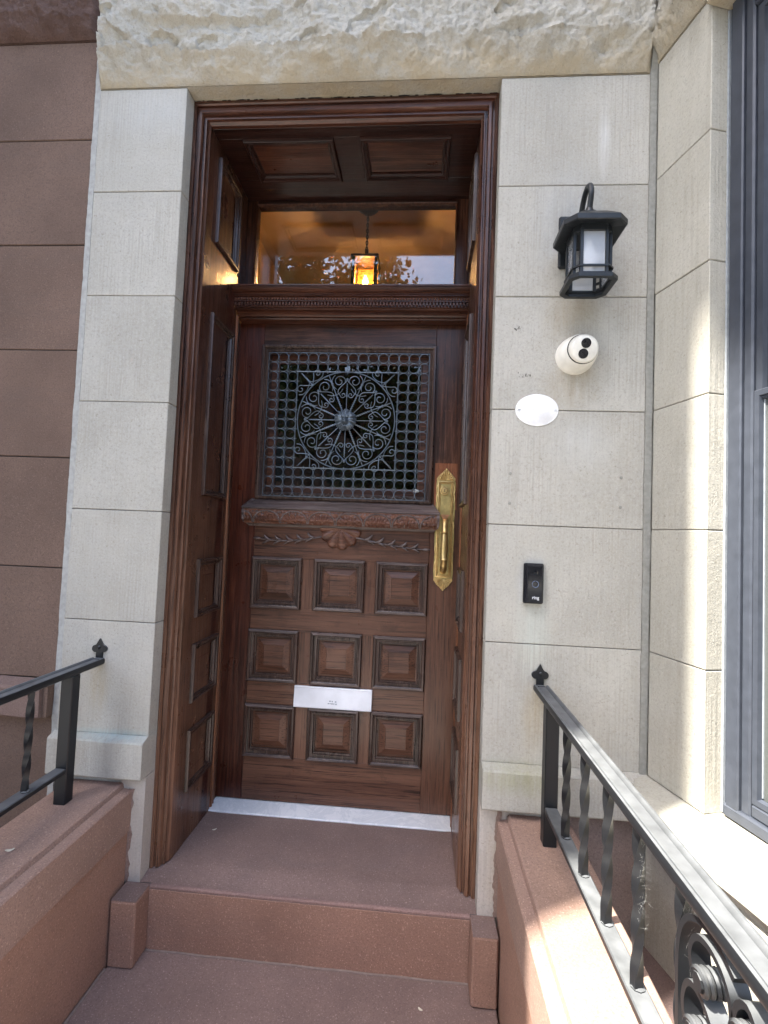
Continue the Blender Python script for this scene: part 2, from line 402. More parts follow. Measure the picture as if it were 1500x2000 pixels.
# ------------------------------------------------------------------ limestone facade
JZ = [1.321, .99, .66, .33, 0., -.331, -.661]
G = .0011
fac = empty('limestone_facade', (0, .1, -1.1), 'pale limestone house front of smooth tooled blocks around the oak door', 'house front')
def stone(x0, x1, z0, z1, y0=0., y1=.16, mat=None, parent=None, name='stone_block', c=.0015):
    dy = random.uniform(-.0012, .0008)
    return build(name, MB().box(x0, x1, y0+dy, y1, z0+G, z1-G, c=c), mat or lime, parent or fac)
for i in range(6):
    stone(-.846, -.562, JZ[i+1], JZ[i]); stone(.403, .827, JZ[i+1], JZ[i])
def water_table(x0, x1, yf, xend_l=0, xend_r=0):
    # chamfered top, square face
    z0, z1, z2 = -.776, -.674, -.661
    pr = [(-.000, z2+0.001), (yf+.0035, z1+.004), (yf, z1), (yf, z0+.004), (yf+.003, z0), (.16, z0), (.16, z2+.001)]
    mb = MB(); N = 14
    rows = []
    for i in range(N+1):
        x = x0+(x1-x0)*i/N
        rows.append([(x, y+noise.noise((x*9, z*7, 3))*.0014, z+noise.noise((x*11, y*30, 7))*.0014) for y, z in pr])
    vs = [p for r in rows for p in r]; n = len(pr)
    fs = [(i*n+k, i*n+(k+1) % n, (i+1)*n+(k+1) % n, (i+1)*n+k) for i in range(N) for k in range(n)] + [tuple(range(n)), tuple(N*n+k for k in range(n))]
    mb.add(vs, fs); return build('water_table', mb, lime, fac)
water_table(-.852, -.5625, -.030); water_table(.4035, .842, -.034)
# base of the piers
def ragged_block(name, x0, x1, z0, z1, y0, y1, mat, parent, amp=.006, side=-1):
    mb = MB(); N = 40
    rows = []
    for i in range(N+1):
        z = z0+(z1-z0)*i/N; d = (noise.noise((z*22, x0*9, 1))+.6*noise.noise((z*70, x0*9, 5)))*amp
        a = x0+(d if side < 0 else 0); b = x1+(d if side > 0 else 0)
        rows.append([(a, y0, z), (b, y0, z), (b, y1, z), (a, y1, z)])
    vs = [p for r in rows for p in r]
    fs = [(i*4+k, i*4+(k+1) % 4, i*4+4+(k+1) % 4, i*4+4+k) for i in range(N) for k in range(4)]+[(0, 1, 2, 3), tuple(N*4+k for k in range(4))]
    return build(name, mb.add(vs, fs), mat, parent)
ragged_block('pier_base', -.640, -.5618, -1.0745, -.7775, -.001, .16, lime_base, fac, .009)
build('pier_base', MB().box(-.86, -.641, .004, .16, -1.3, -.7775), lime_base, fac)
ragged_block('pier_base', .4033, .470, -1.0745, -.7775, -.001, .16, lime_base, fac, .007, 1)
build('pier_base', MB().box(.471, .57, .001, .16, -1.3, -.7775), lime_base, fac)
build('base_wall', MB().box(.5705, .8405, .002, .2, -1.4, -.7775), brown('painted_base', (.24, .185, .165), .25), fac)
# mortar behind the joints
build('mortar_backing', MB().box(-.843, -.566, .006, .17, -1.3, 1.34), joint_m, fac)
build('mortar_backing', MB().box(.407, .8265, .006, .17, -.70, 1.34), joint_m, fac)

def rock_face(mb, mp, u0, u1, v0, v1, H, nu, nv, seed, chip=.085, chipamp=.035, side=.012):
    def fn(a, b):
        u = u0+(u1-u0)*a; v = v0+(v1-v0)*b
        w = Vector((u, v, seed))
        cl = chip+chipamp*(noise.noise(Vector((u*5, seed, 0)))+.5*noise.noise(Vector((u*17, seed, 4))))
        cl = max(.035, cl); t_ = (v-v0)/cl
        vor = noise.voronoi(Vector((u*11, v*15, seed)))[0]; fac_ = (vor[1]-vor[0])
        vor2 = noise.voronoi(Vector((u*5+3, v*6+v*u, seed+9)))[0]
        rough_ = .020*noise.fractal(w*4.5, .8, 2.1, 7)+.009*noise.fractal(w*22, .7, 2.1, 5)
        if t_ < 1:
            h = H*(.06+.94*t_**.75)+(.012*(fac_-.35)+.006*(vor2[1]-vor2[0]))*min(1, t_*3)*(1.1-t_*.4)+rough_*min(1, t_*2.)
        else:
            h = H+.010*(vor2[0]-.35)-(v-v0-cl)*.045+rough_*1.15
            st = noise.noise(Vector((u*3.1, v*8.5, seed+3)))
            if st > .22: h -= min(.016, (st-.22)*.14)
            s2_ = noise.noise(Vector((u*9-v*4, v*14, seed+13)))
            if s2_ > .30: h -= min(.012, (s2_-.30)*.5)
        e = min(a, 1-a)*abs(u1-u0)/side
        h = h*min(1, .25+.75*e)
        return mp(u, v, max(h, .0005))
    mb.grid(fn, nu, nv)
ln = MB(); ln.box(-.846, .8265, .0005, .30, 1.3235, 1.95)
rock_face(ln, mwall, -.846, .8265, 1.3235, 1.95, .050, 420, 170, 2.3)
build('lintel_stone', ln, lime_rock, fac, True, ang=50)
build('joint_strip', MB().box(-.846, -.5625, .002, .1, 1.3195, 1.3245), mortar, fac)

# mortar seams
def seam(name, x0, x1, y, z0, z1, mat, parent, amp, sd):
    mb = MB(); N = 260; rows = []
    for i in range(N+1):
        z = z0+(z1-z0)*i/N
        a = x0+amp*(noise.noise((z*12, sd, 0))+.6*noise.noise((z*55, sd, 2))); b = x1+amp*(noise.noise((z*12, sd+5, 0))+.6*noise.noise((z*60, sd+7, 2)))
        yy = y+.0015*noise.noise((z*30, sd, 9))-(.030*min(1, max(0, (z-1.325)/.07)) if sd == 3 else 0)
        if sd == 3 and z > 1.33: a -= .004*min(1, (z-1.33)/.05); b += .003*min(1, (z-1.33)/.05)
        rows.append([(a, yy, z), (b, yy, z), (b, y+.1, z), (a, y+.1, z)])
    vs = [p for r in rows for p in r]
    fs = [(i*4+k, i*4+(k+1) % 4, i*4+4+(k+1) % 4, i*4+4+k) for i in range(N) for k in range(4)]+[(0, 1, 2, 3), tuple(N*4+k for k in range(4))]
    return build(name, mb.add(vs, fs), mat, parent)
seam('mortar_seam', .8255, .8445, -.0065, -.665, 1.9, mortar, fac, .0022, 3)
seam('mortar_seam', -.862, -.8445, -.0015, -1.3, 1.95, mortar_pale, fac, .0020, 8)
seam('mortar_seam', .838, .8455, -.008, -1.2, -.70, mortar, fac, .002, 13)
for (x, z) in ((.459, .146), (.765, .143), (.460, .061), (.764, .060)):
    build('wall_plug', MB().lathe([(.0042, -.002), (.0042, .0012), (.003, .0016)], 10, lambda a, b, h, x=x, z=z: (x+a, -h-.001, z+b)), mortar, fac)

mk_ = MB(); rk_ = random.Random(9)
for (cx_, cz_, n_) in ((.470, .565, 7), (.478, .430, 3), (.505, .432, 7)):
    for i in range(n_):
        x_, z_ = cx_+rk_.uniform(-.011, .011), cz_+rk_.uniform(-.007, .007); w_, h_ = rk_.uniform(.0008, .002), rk_.uniform(.001, .005)
        mk_.box(x_, x_+w_, -.0022, .0, z_, z_+h_)
build('dark_residue', mk_, dark_gap, fac, kind='stuff')
# ------------------------------------------------------------------ canted bay
bay = empty('bay_wall', (E0.x, E0.y, -1.1), 'angled limestone bay side with tooled edge and sunlit strip beside the window', 'bay wall')
def cstone(z0, z1, mat=lime_h, s0=0.002, s1=.188, name='stone_block'):
    return build(name, MB().box(s0, s1, z0+G, z1-G, -.15, random.uniform(-.0008, .0008), mp=mcant, c=.0018), mat, bay)
lime_c = limestone('limestone_bay', (.44, .425, .375))
JB = [1.337, .992, .693-.033, .33, 0., -.331, -.661]
for i in range(6): cstone(JB[i+1], JB[i], lime_c)
build('mortar_backing', MB().box(.004, .184, -1.15, 1.36, -.15, -.004, mp=mcant), joint_m, bay)
rb = MB(); rb.box(0.0, .188, 1.339, 1.95, -.15, .0005, mp=mcant)
rock_face(rb, mcant, 0.0, .188, 1.339, 1.95, .040, 70, 170, 6.1, .07)
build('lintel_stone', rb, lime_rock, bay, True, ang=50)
build('pier_base', MB().box(.0, 1.40, -1.3, -.776, -.15, -.001, mp=mcant), lime_c, bay)
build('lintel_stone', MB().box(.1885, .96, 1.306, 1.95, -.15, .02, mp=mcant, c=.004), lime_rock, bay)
for z0, z1 in zip((-.661, -.331, 0, .33, .66, .99), (-.331, 0, .33, .66, .99, 1.337)):
    cstone(z0, z1, lime_c, .962, 1.15)
cstone(1.337, 1.95, lime_c, .962, 1.15)
# sill: profiled slab wrapping along the bay
def sill():
    # cross-section (h outward, z)
    pr = [(-.15, -.655), (-.02, -.660), (.075, -.668), (.092, -.674), (.100, -.690), (.101, -.712), (.094, -.724), (.080, -.727), (.078, -.742), (.084, -.747),
          (.084, -.757), (.060, -.763), (.052, -.775), (.040, -.788), (.0, -.792), (-.15, -.792)]
    mb = MB(); N = 60; n = len(pr); vs = []
    for i in range(N+1):
        s_ = -.030+1.26*i/N
        for h, z in pr:
            # mitre towards the facade water table
            f = min(1, max(0, (s_+.030)/.10)); hh = h if h < 0 else h*(.36+.64*f)
            q = mcant(s_+(hh*.30 if s_ < .1 else 0), z+noise.noise((s_*9, h*20, 2))*.0016, hh+noise.noise((s_*14, z*20, 5))*.0016)
            vs.append(q)
    fs = [(i*n+k, i*n+(k+1) % n, (i+1)*n+(k+1) % n, (i+1)*n+k) for i in range(N) for k in range(n)]+[tuple(range(n)), tuple(N*n+k for k in range(n))]
    return build('window_sill', mb.add(vs, fs), lime_c, bay, True, ang=30)
sill()
# front face of the bay past the window (out of the picture)
build('bay_front', MB().box(1.13, 3.2, -1.36, -1.10, -1.3, 1.95), lime, bay)
# the rest of the house mass above and behind
build('house_mass', MB().box(-.86, 3.2, .30, .50, 1.30, 6.5), lime, fac)
build('house_mass', MB().box(-.86, 3.2, .0, .29, 1.96, 6.5), lime, fac)
build('bay_mass', MB().prism([(.9, -.05), (1.15, -1.10), (3.2, -1.10), (3.2, -.05)], 1.96, 6.5, lambda a, b, h: (a, b, h)), lime, bay)

build('corner_mass', MB().box(.8275, 1.6, .012, .30, -1.4, 6.4), lime, bay)
build('corner_mass', MB().prism([(.846, .011), (1.5, .011), (1.1, -.02), (.98, -.03), (.87, -.02)], -1.3, 1.95, lambda a, b, h: (a, b, h)), lime, bay)
# window in the canted wall
win = empty('bay_window', (mcant(.2, -.64, -.05)), 'tall dark blue grey metal sash window with an insect screen in the bay', 'window')
mw = lambda s_, v, h: mcant(s_, v, h-.05)
build('caulk', MB().box(.185, .193, -.655, 1.305, -.03, .004, mp=mw), caulk, win)
build('frame', MB().box(.193, .205, -.655, 1.305, -.04, .0, mp=mw, c=.002), slate_al, win)
build('frame', MB().box(.205, .238, -.655, 1.305, -.04, .010, mp=mw, c=.003), slate_al, win)
build('frame', MB().box(.2385, .262, -.655, 1.305, -.045, .004, mp=mw, c=.004), slate_al, win)
build('frame', MB().box(.90, .958, -.655, 1.305, -.045, .008, mp=mw, c=.003), slate_al, win)
build('head', MB().box(.262, .90, 1.24, 1.305, -.045, .006, mp=mw, c=.003), slate_al, win)
build('bottom_frame', MB().box(.198, .90, -.656, -.628, -.05, .012, mp=mw, c=.004), slate_al, win)
build('bottom_frame', MB().box(.262, .90, -.628, -.600, -.05, .002, mp=mw, c=.004), slate_al, win)
sash = build('upper_sash', MB().rings((.2625, .898, .296, 1.24), [(0, -.05), (0, -.006), (.003, -.003), (.018, -.003), (.021, -.02)], mw, False), slate_al, win)
build('pane', MB().box(.28, .88, .315, 1.22, -.018, -.014, mp=mw), window_glass, sash)
sash2 = build('lower_sash', MB().rings((.2625, .898, -.600, .3185), [(0, -.05), (0, -.001), (.002, .001), (.014, .001), (.017, -.010)], mw, False), slate_al, win)
build('screen', MB().box(.277, .884, -.585, .303, -.016, -.012, mp=mw), screen_m, sash2)
build('screen_edge', MB().box(.2795, .2815, -.58, .300, -.012, -.009, mp=mw), caulk, sash2)
build('lining', MB().box(.20, .95, -.66, 1.3, -.62, -.60, mp=mw), curtain_m, win)

# ------------------------------------------------------------------ neighbouring brownstone
nb = empty('brownstone_facade', (-1.2, .1, -1.1), 'dark brown sandstone house front of smooth blocks left of the limestone house', 'house front')
BJ = [1.485, 1.162, .822, .488, .154, -.182, -.512]
for i in range(6): build('stone_block', MB().box(-2.4, -.8635, random.uniform(.001, .003), .16, BJ[i+1]+.0015, BJ[i]-.0015, c=.002), brn, nb)
build('mortar_backing', MB().box(-2.39, -.866, .006, .17, -1.5, 1.5), dark_gap, nb)
rk = MB(); rk.box(-2.4, -.8635, .001, .3, 1.4865, 2.2)
rock_face(rk, mwall, -1.6, -.8635, 1.4865, 2.0, .042, 200, 130, 11.7, .05, .05)
build('lintel_stone', rk, brn_rock, nb, True, ang=50)
def ledge():
    mb = MB(); N = 60; pr = [(.0, -.5135), (-.034, -.528), (-.040, -.534), (-.040, -.612), (-.036, -.617), (.05, -.619), (.05, -.5135)]
    n = len(pr); vs = []
    for i in range(N+1):
        x = -2.4+(1.522)*i/N
        for y, z in pr: vs.append((x, y+noise.noise((x*16, z*9, 1))*.003, z+noise.noise((x*18, y*40, 4))*.003))
    fs = [(i*n+k, i*n+(k+1) % n, (i+1)*n+(k+1) % n, (i+1)*n+k) for i in range(N) for k in range(n)]+[tuple(range(n)), tuple(N*n+k for k in range(n))]
    build('ledge', mb.add(vs, fs), brown('ledge_brown', (.20, .135, .112), .3), nb)
    build('ledge', MB().box(-.8785, -.8635, -.026, .05, -.617, -.5150), brn, nb)
ledge()
build('stone_block', MB().box(-2.4, -.864, .004, .16, -1.5, -.620), brn, nb)
# unseen bay block added on the left so that its shadow covers the door
nbb = empty('added_shade_bay', (-3.4, -1, -1.6), 'unseen brownstone block added further left to shade the door', 'added shade block')
yb = -.138-.57*(.927+2.6)
build('wall', MB().box(-3.6, -2.6, yb, .0, -1.6, 9.4, c=.01), brn, nbb)
build('added_shade_overhang', MB().box(-3.6, -2.6, yb-1.9, .0, 9.47, 11.), brn, nbb)  # added overhang, shaped to cut off the top of the sunlit strip
build('house_mass', MB().box(-3.6, -2.4, .0, .3, -1.6, 2.2), brn, nbb)
build('house_mass', MB().box(-3.6, -.87, .02, .3, 2.21, 6.5), brn, nbb)

# ------------------------------------------------------------------ stoop
st = empty('brownstone_stoop', (-.07, -.4, -1.6), 'reddish brown painted stone stoop with landing, steps and low side walls', 'stoop')
def lz(x, y):
    t_ = min(1, max(0, (y+.005)/.09)); b = -1.0725+.0135*(t_*t_*(3-2*t_))
    e = min(abs(x+.512), abs(x-.354)) if y > .045 else 9
    if e < .03: b += .004*(1-e/.03)
    return b+.0008*noise.noise((x*12, y*12, 0))
def landing():
    mb = MB(); nx, ny = 70, 40
    def fn(a, b):
        x = -.5615+(.403+.5608)*a; y = -.001+.36*b
        return (x, y, lz(x, y))
    mb.grid(fn, nx, ny)
    # nosing and riser
    pr = [(-.001, -1.0725), (-.005, -1.0735), (-.0085, -1.0775), (-.0095, -1.083), (-.0095, -1.25), (.05, -1.25)]
    vs = [(x, y, z) for x in (-.527, .384) for y, z in pr]; n = len(pr)
    mb.add(vs, [(k, k+1, n+k+1, n+k) for k in range(n-1)])
    return build('landing', mb, tread, st, True, ang=60)
landing()
build('riser', MB().box(-.5268, .3838, -.0105, .02, -1.25, -1.0835, c=.001), riser, st)
build('nosing', MB().tube([(-.5265, -.0045, -1.0782), (.3835, -.0045, -1.0782)], .0062, 10), brown('worn_nosing', (.25, .158, .138), .3), st, True)
build('plinth_block', MB().box(-.6005, -.527, -.080, -.0015, -1.25, -1.0735, c=.005), riser, st)
build('plinth_cap', MB().box(-.5995, -.528, -.078, -.002, -1.0745, -1.0725, c=.0008), tread, st)
build('plinth_block', MB().box(.384, .4515, -.080, -.0015, -1.25, -1.0735, c=.005), riser, st)
build('plinth_cap', MB().box(.385, .4505, -.078, -.002, -1.0745, -1.0725, c=.0008), tread, st)
build('step', MB().box(-.6, .4505, -.55, .02, -1.45, -1.2505, c=.003), tread, st)
build('step', MB().box(-.6, .4505, -.85, -.5505, -1.62, -1.43, c=.003), tread, st)
# dirty grout where riser meets the step
gm = simple('grout_dust', (.20, .15, .13), .95, 0, .6, 80)
build('grout', MB().tube([(x, -.0115+.001*math.sin(x*40), -1.2505) for x in [(-.525+i*.0303) for i in range(31)]], .004, 6), gm, st)
build('grout', MB().tube([(-.6, -.085-i*.05, -1.2505+.001*math.sin(i*3)) for i in range(12)], .0045, 6), gm, st)
def cheek(x0, x1, inner, wallx0, wallx1):
    # coping with a raised middle and stepped ledges; inner = side facing the steps
    mb = MB(); N = 30; y0, y1 = -1.25, -.0015
    s_ = 1 if inner > 0 else -1
    pr = [(x0, -.929), (x0, -.818), (x0+.004, -.814), (x0+.026, -.812), (x0+.029, -.800), (x0+.033, -.797), (x1-.033, -.797), (x1-.029, -.800), (x1-.026, -.812), (x1-.004, -.814), (x1, -.818), (x1, -.929)]
    n = len(pr); vs = []
    for i in range(N+1):
        y = y1+(y0-y1)*i/N
        for x, z in pr: vs.append((x+.0012*noise.noise((y*9, z*30, x*3)), y, z+.0012*noise.noise((y*8, x*30, 2))))
    fs = [(i*n+k, i*n+(k+1) % n, (i+1)*n+(k+1) % n, (i+1)*n+k) for i in range(N) for k in range(n)]+[tuple(range(n)), tuple(N*n+k for k in range(n))]
    cp_ = build('coping', mb.add(vs, fs), coping_m, st, True, ang=25)
    build('side_wall', MB().box(wallx0, wallx1, -1.22, -.002, -1.62, -.9295, c=.003), riser, st)
cheek(-.815, -.600, 1, -.806, -.6055)
cheek(.450, .652, -1, .4565, .642)
# ragged mortar where the coping meets the pier
ragged_block('mortar_edge', -.610, -.5965, -1.072, -.812, -.0045, .01, brown('mortar_brown', (.24, .165, .14), .3), st, .010, 1)
ragged_block('mortar_edge', .4465, .462, -1.072, -.790, -.0045, .01, brown('mortar_tan', (.26, .18, .145), .3), st, .010, -1)
tag(build('areaway_floor', MB().box(.65, 1.15, -1.3, .0, -1.3, -1.105), brown('areaway_paint', (.13, .088, .080), .2)), kind='structure')
tag(build('areaway_floor', MB().box(-2.4, -.81, -1.3, .0, -1.5, -1.30), brn), kind='structure')

# ------------------------------------------------------------------ door frame
fr = empty('door_surround', (-.08, .2, -1.06), 'dark varnished oak door surround with moulded casing, panelled reveals and transom', 'door frame')
CP = [(-.002, .28), (-.002, .0505), (.002, .0465), (.009, .0450), (.0115, .0480), (.0125, .0540), (.0165, .0545), (.0185, .0490), (.0215, .0450), (.0300, .0455),
      (.0325, .0500), (.0335, .0580), (.0375, .0585), (.0395, .0540), (.0430, .0540), (.0445, .0620), (.0475, .0660), (.0505, .0690), (.0515, .0800), (.0515, .28)]
def case_side(x_out, sg):
    mb = MB(); n = len(CP); vs = []; N = 40
    for i in range(N+1):
        f = i/N
        for d, y in CP:
            zb = -1.066+.014*min(1, max(0, d/.05)); zt = 1.3205-max(d, 0)*1.32
            z = zb+(zt-zb)*f
            w = .0011*noise.noise((z*7, d*200, sg*3))
            vs.append((x_out+sg*(d+w*(0 if d < .001 else 1)), y+w*.6, z))
    fs = [(i*n+k, i*n+k+1, (i+1)*n+k+1, (i+1)*n+k) for i in range(N) for k in range(n-1)]+[tuple(range(n))]
    return build('casing', mb.add(vs, fs), wood_case, fr, True, ang=28)
case_side(-.562, 1); case_side(.403, -1)
mb = MB(); n = len(CP); vs = []; N = 30
for i in range(N+1):
    for d, y in CP:
        xa, xb = -.562+max(d, 0), .403-max(d, 0); x = xa+(xb-xa)*i/N
        vs.append((x, y, 1.3205-max(d, 0)*1.32+.0008*noise.noise((x*6, d*150, 1))))
build('head_casing', mb.add(vs, [(i*n+k, i*n+k+1, (i+1)*n+k+1, (i+1)*n+k) for i in range(N) for k in range(n-1)]), wood_case_x, fr, True, ang=28)
# dirt line above head casing
mb = MB()
for i in range(60):
    x = random.uniform(-.56, .40)
    mb.sphere((x, .048, 1.3215-random.uniform(0, .002)), random.uniform(.0010, .0022), 5, 4, (random.uniform(2, 9), 1, .7))
build('caulk_remains', mb, dark_gap, fr, kind='stuff')

PM = [(-.001, -.002), (-.001, .009), (.0015, .0125), (.006, .0130), (.0085, .0115), (.0095, .0070), (.0130, .0062), (.0150, .0075), (.0185, .0070), (.0200, .0030), (.0215, .0005), (.0245, .0000), (.026, -.0055)]
PF = [(.0255, -.0085), (.0300, -.0085), (.0310, -.0075), (.0540, .0015), (.0560, .0015), (.0570, -.0005), (.0590, -.0005)]
PF_flat = [(.0255, -.0085), (.0290, -.0085), (.0300, -.0070), (.0440, -.0030), (.0455, -.0045)]
def panel(parent, mp, rect, pf, wm, wf, loc=None):
    ctr = mp((rect[0]+rect[1])/2, (rect[2]+rect[3])/2, 0)
    p_ = build('raised_panel', MB().rings(rect, pf, mp), wf, parent, loc=ctr)
    build('panel_moulding', MB().rings(rect, PM, mp, False), wm, p_, loc=ctr, smooth=True, ang=40)
    return p_
ROWS = [(-.334, -.147), (-.607, -.421), (-.886, -.695)]
RZ = [(.914, 1.205), (.065, .673)] + [(b, a) for a, b in []]
def reveal(mp, name_z0=-1.06):
    y0, y1, ya, yb_ = .0795, .3575, .141, .332
    zs = [(.914, 1.205), (.065, .673)] + [(a, b) for a, b in ROWS]
    build('backing', MB().box(y0, .46, -1.064, ZS, -.10, -.0125, mp=mp), wood_z, fr)
    build('stile', MB().box(y0, ya, -1.060, ZS-.0005, -.012, 0, mp=mp, c=.0007), wood_z, fr)
    build('stile', MB().box(yb_, y1, -1.060, ZS-.0005, -.012, 0, mp=mp, c=.0007), wood_z, fr)
    edges = [ZS-.0005]
    for a, b in zs: edges += [b, a]
    edges += [-1.060]
    for i in range(0, len(edges), 2):
        build('rail', MB().box(ya+.0004, yb_-.0004, edges[i+1], edges[i], -.012, -.0003, mp=mp, c=.0005), wood_red_y, fr)
    for a, b in zs:
        panel(fr, mp, (ya, yb_, a, b), PF_flat if b-a > .25 else PF, wood_mould, wood_red)
    # door stop beads
    build('bead', MB().tube([mp(.372, z, -.003) for z in (-1.056, .765)], .0065, 10), wood_fresh, fr, True)
    build('bead', MB().tube([mp(.392, z, -.006) for z in (-1.056, .765)], .0065, 10), wood_z, fr, True)
    build('stop', MB().box(.3585, .4285, -1.056, .80, -.02, -.008, mp=mp, c=.001), wood_z, fr)
    build('stop', MB().box(.3585, .4285, .86, ZS-.001, -.02, -.001, mp=mp, c=.002), wood_z, fr)
reveal(mleft); reveal(mright)
# soffit
sx = [(-.424, -.122), (-.033, .262)]
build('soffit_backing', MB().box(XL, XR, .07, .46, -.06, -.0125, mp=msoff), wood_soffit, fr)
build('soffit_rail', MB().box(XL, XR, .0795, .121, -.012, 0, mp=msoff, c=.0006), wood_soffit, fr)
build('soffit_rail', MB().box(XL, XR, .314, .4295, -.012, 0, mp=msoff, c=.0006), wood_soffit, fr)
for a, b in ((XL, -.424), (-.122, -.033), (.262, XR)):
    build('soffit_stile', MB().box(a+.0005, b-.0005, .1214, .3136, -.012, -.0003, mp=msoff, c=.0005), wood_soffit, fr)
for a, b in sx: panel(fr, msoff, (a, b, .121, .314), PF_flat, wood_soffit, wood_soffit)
# transom: frame round the glass
def trm(x0, x1, z0, z1, prof, mat, name):
    return build(name, MB().rings((x0, x1, z0, z1), prof, mdoor, False), mat, fr, True, ang=35)
build('transom_stile', MB().box(XL-.012, -.4775, YD, YD+.04, .86, ZS+.01, c=.001), wood_z, fr)
build('transom_stile', MB().box(.3035, XR+.012, YD, YD+.04, .86, ZS+.01, c=.001), wood_z, fr)
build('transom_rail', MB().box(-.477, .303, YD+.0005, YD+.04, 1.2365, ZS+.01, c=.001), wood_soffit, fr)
trm(-.4815, .3075, .88, 1.2405, [(0, 0), (0, .005), (.002, .006), (.004, .004), (.006, -.004), (.0065, -.03)], wood_z, 'glazing_bead')
build('transom_pane', MB().box(-.476, .302, YD+.012, YD+.016, .87, 1.236), glass_clear, fr)
# cornice between door and transom
KP = [(.445, .868), (.300, .8515), (.2955, .8500), (.2950, .8445), (.2985, .8425), (.2990, .8390), (.305, .8330), (.313, .8285), (.3185, .8275), (.3185, .8245), (.3230, .8240), (.3230, .8205),
      (.3330, .8185), (.3330, .8060), (.3280, .8050), (.3280, .8020), (.3400, .8010), (.3400, .7860), (.3480, .7855), (.3490, .7800), (.3600, .7785), (.3680, .7740), (.3740, .7690), (.3760, .7660), (.3900, .7655), (.3920, .7610), (.400, .7585), (.4285, .7580)]
n = len(KP)
mb = MB().add([(x, y, z) for x in (XL+.0003, XR-.0003) for y, z in KP], [(k, k+1, n+k+1, n+k) for k in range(n-1)])
build('cornice', mb, wood_case_x, fr, True, ang=25)
mb = MB(); N = 76
for i in range(N):
    x = XL+.006+(XR-XL-.012)*i/(N-1)
    mb.sphere((x, .3315, .8123), .0052, 7, 5, (.78, .8, 1.1))
    mb.box(x+.0048, x+.0062, .3268, .333, .8075, .8175)
build('bead_course', mb, wood_carve, fr, True, kind='stuff')
mb = MB(); N = 72
for i in range(N):
    x = XL+.006+(XR-XL-.012)*i/(N-1)
    mb.box(x-.0034, x+.0034, .3305, .3395, .7895, .8010, c=.0006)
build('dentil_course', mb, wood_case_x, fr, kind='stuff')

# ------------------------------------------------------------------ vestibule
tag(build('vestibule_wall', MB().box(-.95, -.85, .475, 2.5, -1.1, 1.75), tan_plaster), kind='structure')
tag(build('vestibule_wall', MB().box(.70, .80, .475, 2.5, -1.1, 1.75), tan_plaster), kind='structure')
tag(build('vestibule_wall', MB().box(-.95, .80, 2.5, 2.6, -1.1, 1.75), tan_plaster), kind='structure')
tag(build('vestibule_wall', MB().box(-.95, -.527, .472, .50, -1.1, 1.75), tan_plaster), kind='structure')
tag(build('vestibule_wall', MB().box(.369, .80, .472, .50, -1.1, 1.75), tan_plaster), kind='structure')
tag(build('vestibule_wall', MB().box(-.526, .368, .472, .50, 1.262, 1.75), tan_plaster), kind='structure')
tag(build('vestibule_ceiling', MB().box(-.95, .80, .472, 2.6, 1.7505, 1.85), tan_dark), kind='structure')
tag(build('vestibule_floor', MB().box(-.95, .80, .436, 2.6, -1.2, -1.06), floor_tile), kind='structure')
# pendant lantern
PX, PY = -.137, 1.17
pl = empty('pendant_lantern', (PX, PY, 1.31), 'small lit bronze hanging lantern glowing amber behind the transom glass', 'hanging lamp')
mpd = lambda a, b, h: (PX+a, PY+b, h)
build('canopy', MB().lathe([(.062, 1.750), (.062, 1.735), (.055, 1.715), (.035, 1.698), (.012, 1.690)], 20, mpd), bronze, pl, True)
for i in range(12):
    z = 1.686-i*.0165
    pts = [(PX+.0055*math.cos(w)*(1 if i % 2 else 0), PY+.0055*math.cos(w)*(0 if i % 2 else 1), z-.010+.0125*math.sin(w)) for w in [2*math.pi*k/10 for k in range(10)]]
    build('chain_link', MB().tube(pts, .0026, 5, True), bronze, pl, True)
build('finial', MB().lathe([(.010, 1.490), (.010, 1.462), (.022, 1.454), (.042, 1.444), (.052, 1.430)], 14, mpd), bronze, pl, True)
build('roof', MB().box(PX-.073, PX+.073, PY-.073, PY+.073, 1.416, 1.430, c=.004), bronze, pl)
for a in (-1, 1):
    for b in (-1, 1):
        build('corner_post', MB().box(PX+a*.060-.0085, PX+a*.060+.0085, PY+b*.060-.0085, PY+b*.060+.0085, 1.24, 1.416, c=.002), bronze, pl)
build('base', MB().rings((PX-.069, PX+.069, PY-.069, PY+.069), [(0, 1.24), (0, 1.252), (.016, 1.252), (.016, 1.24), (0, 1.24)], lambda u, v, h: (u, v, h), False), bronze, pl)
for k in range(4):
    w = k*math.pi/2; c_, s_ = round(math.cos(w)), round(math.sin(w))
    q = MB().box(-.051, .051, .0590, .0610, 1.256, 1.412, mp=lambda a, b, h, c_=c_, s_=s_: (PX+a*c_-b*s_, PY+a*s_+b*c_, h))
    build('pane', q, amber, pl)
build('bulb', MB().lathe([(.003, 1.345), (.008, 1.335), (.015, 1.316), (.014, 1.302), (.006, 1.292)], 12, mpd), flame, pl, True)
ld = bpy.data.lights.new('lamp_glow', 'POINT'); ld.energy = 52; ld.color = (1, .52, .19); ld.shadow_soft_size = .015
lo = bpy.data.objects.new('lamp_glow', ld); COL.objects.link(lo); lo.parent = pl; lo.location = Vector((PX, PY, 1.318))-WL[pl.name]

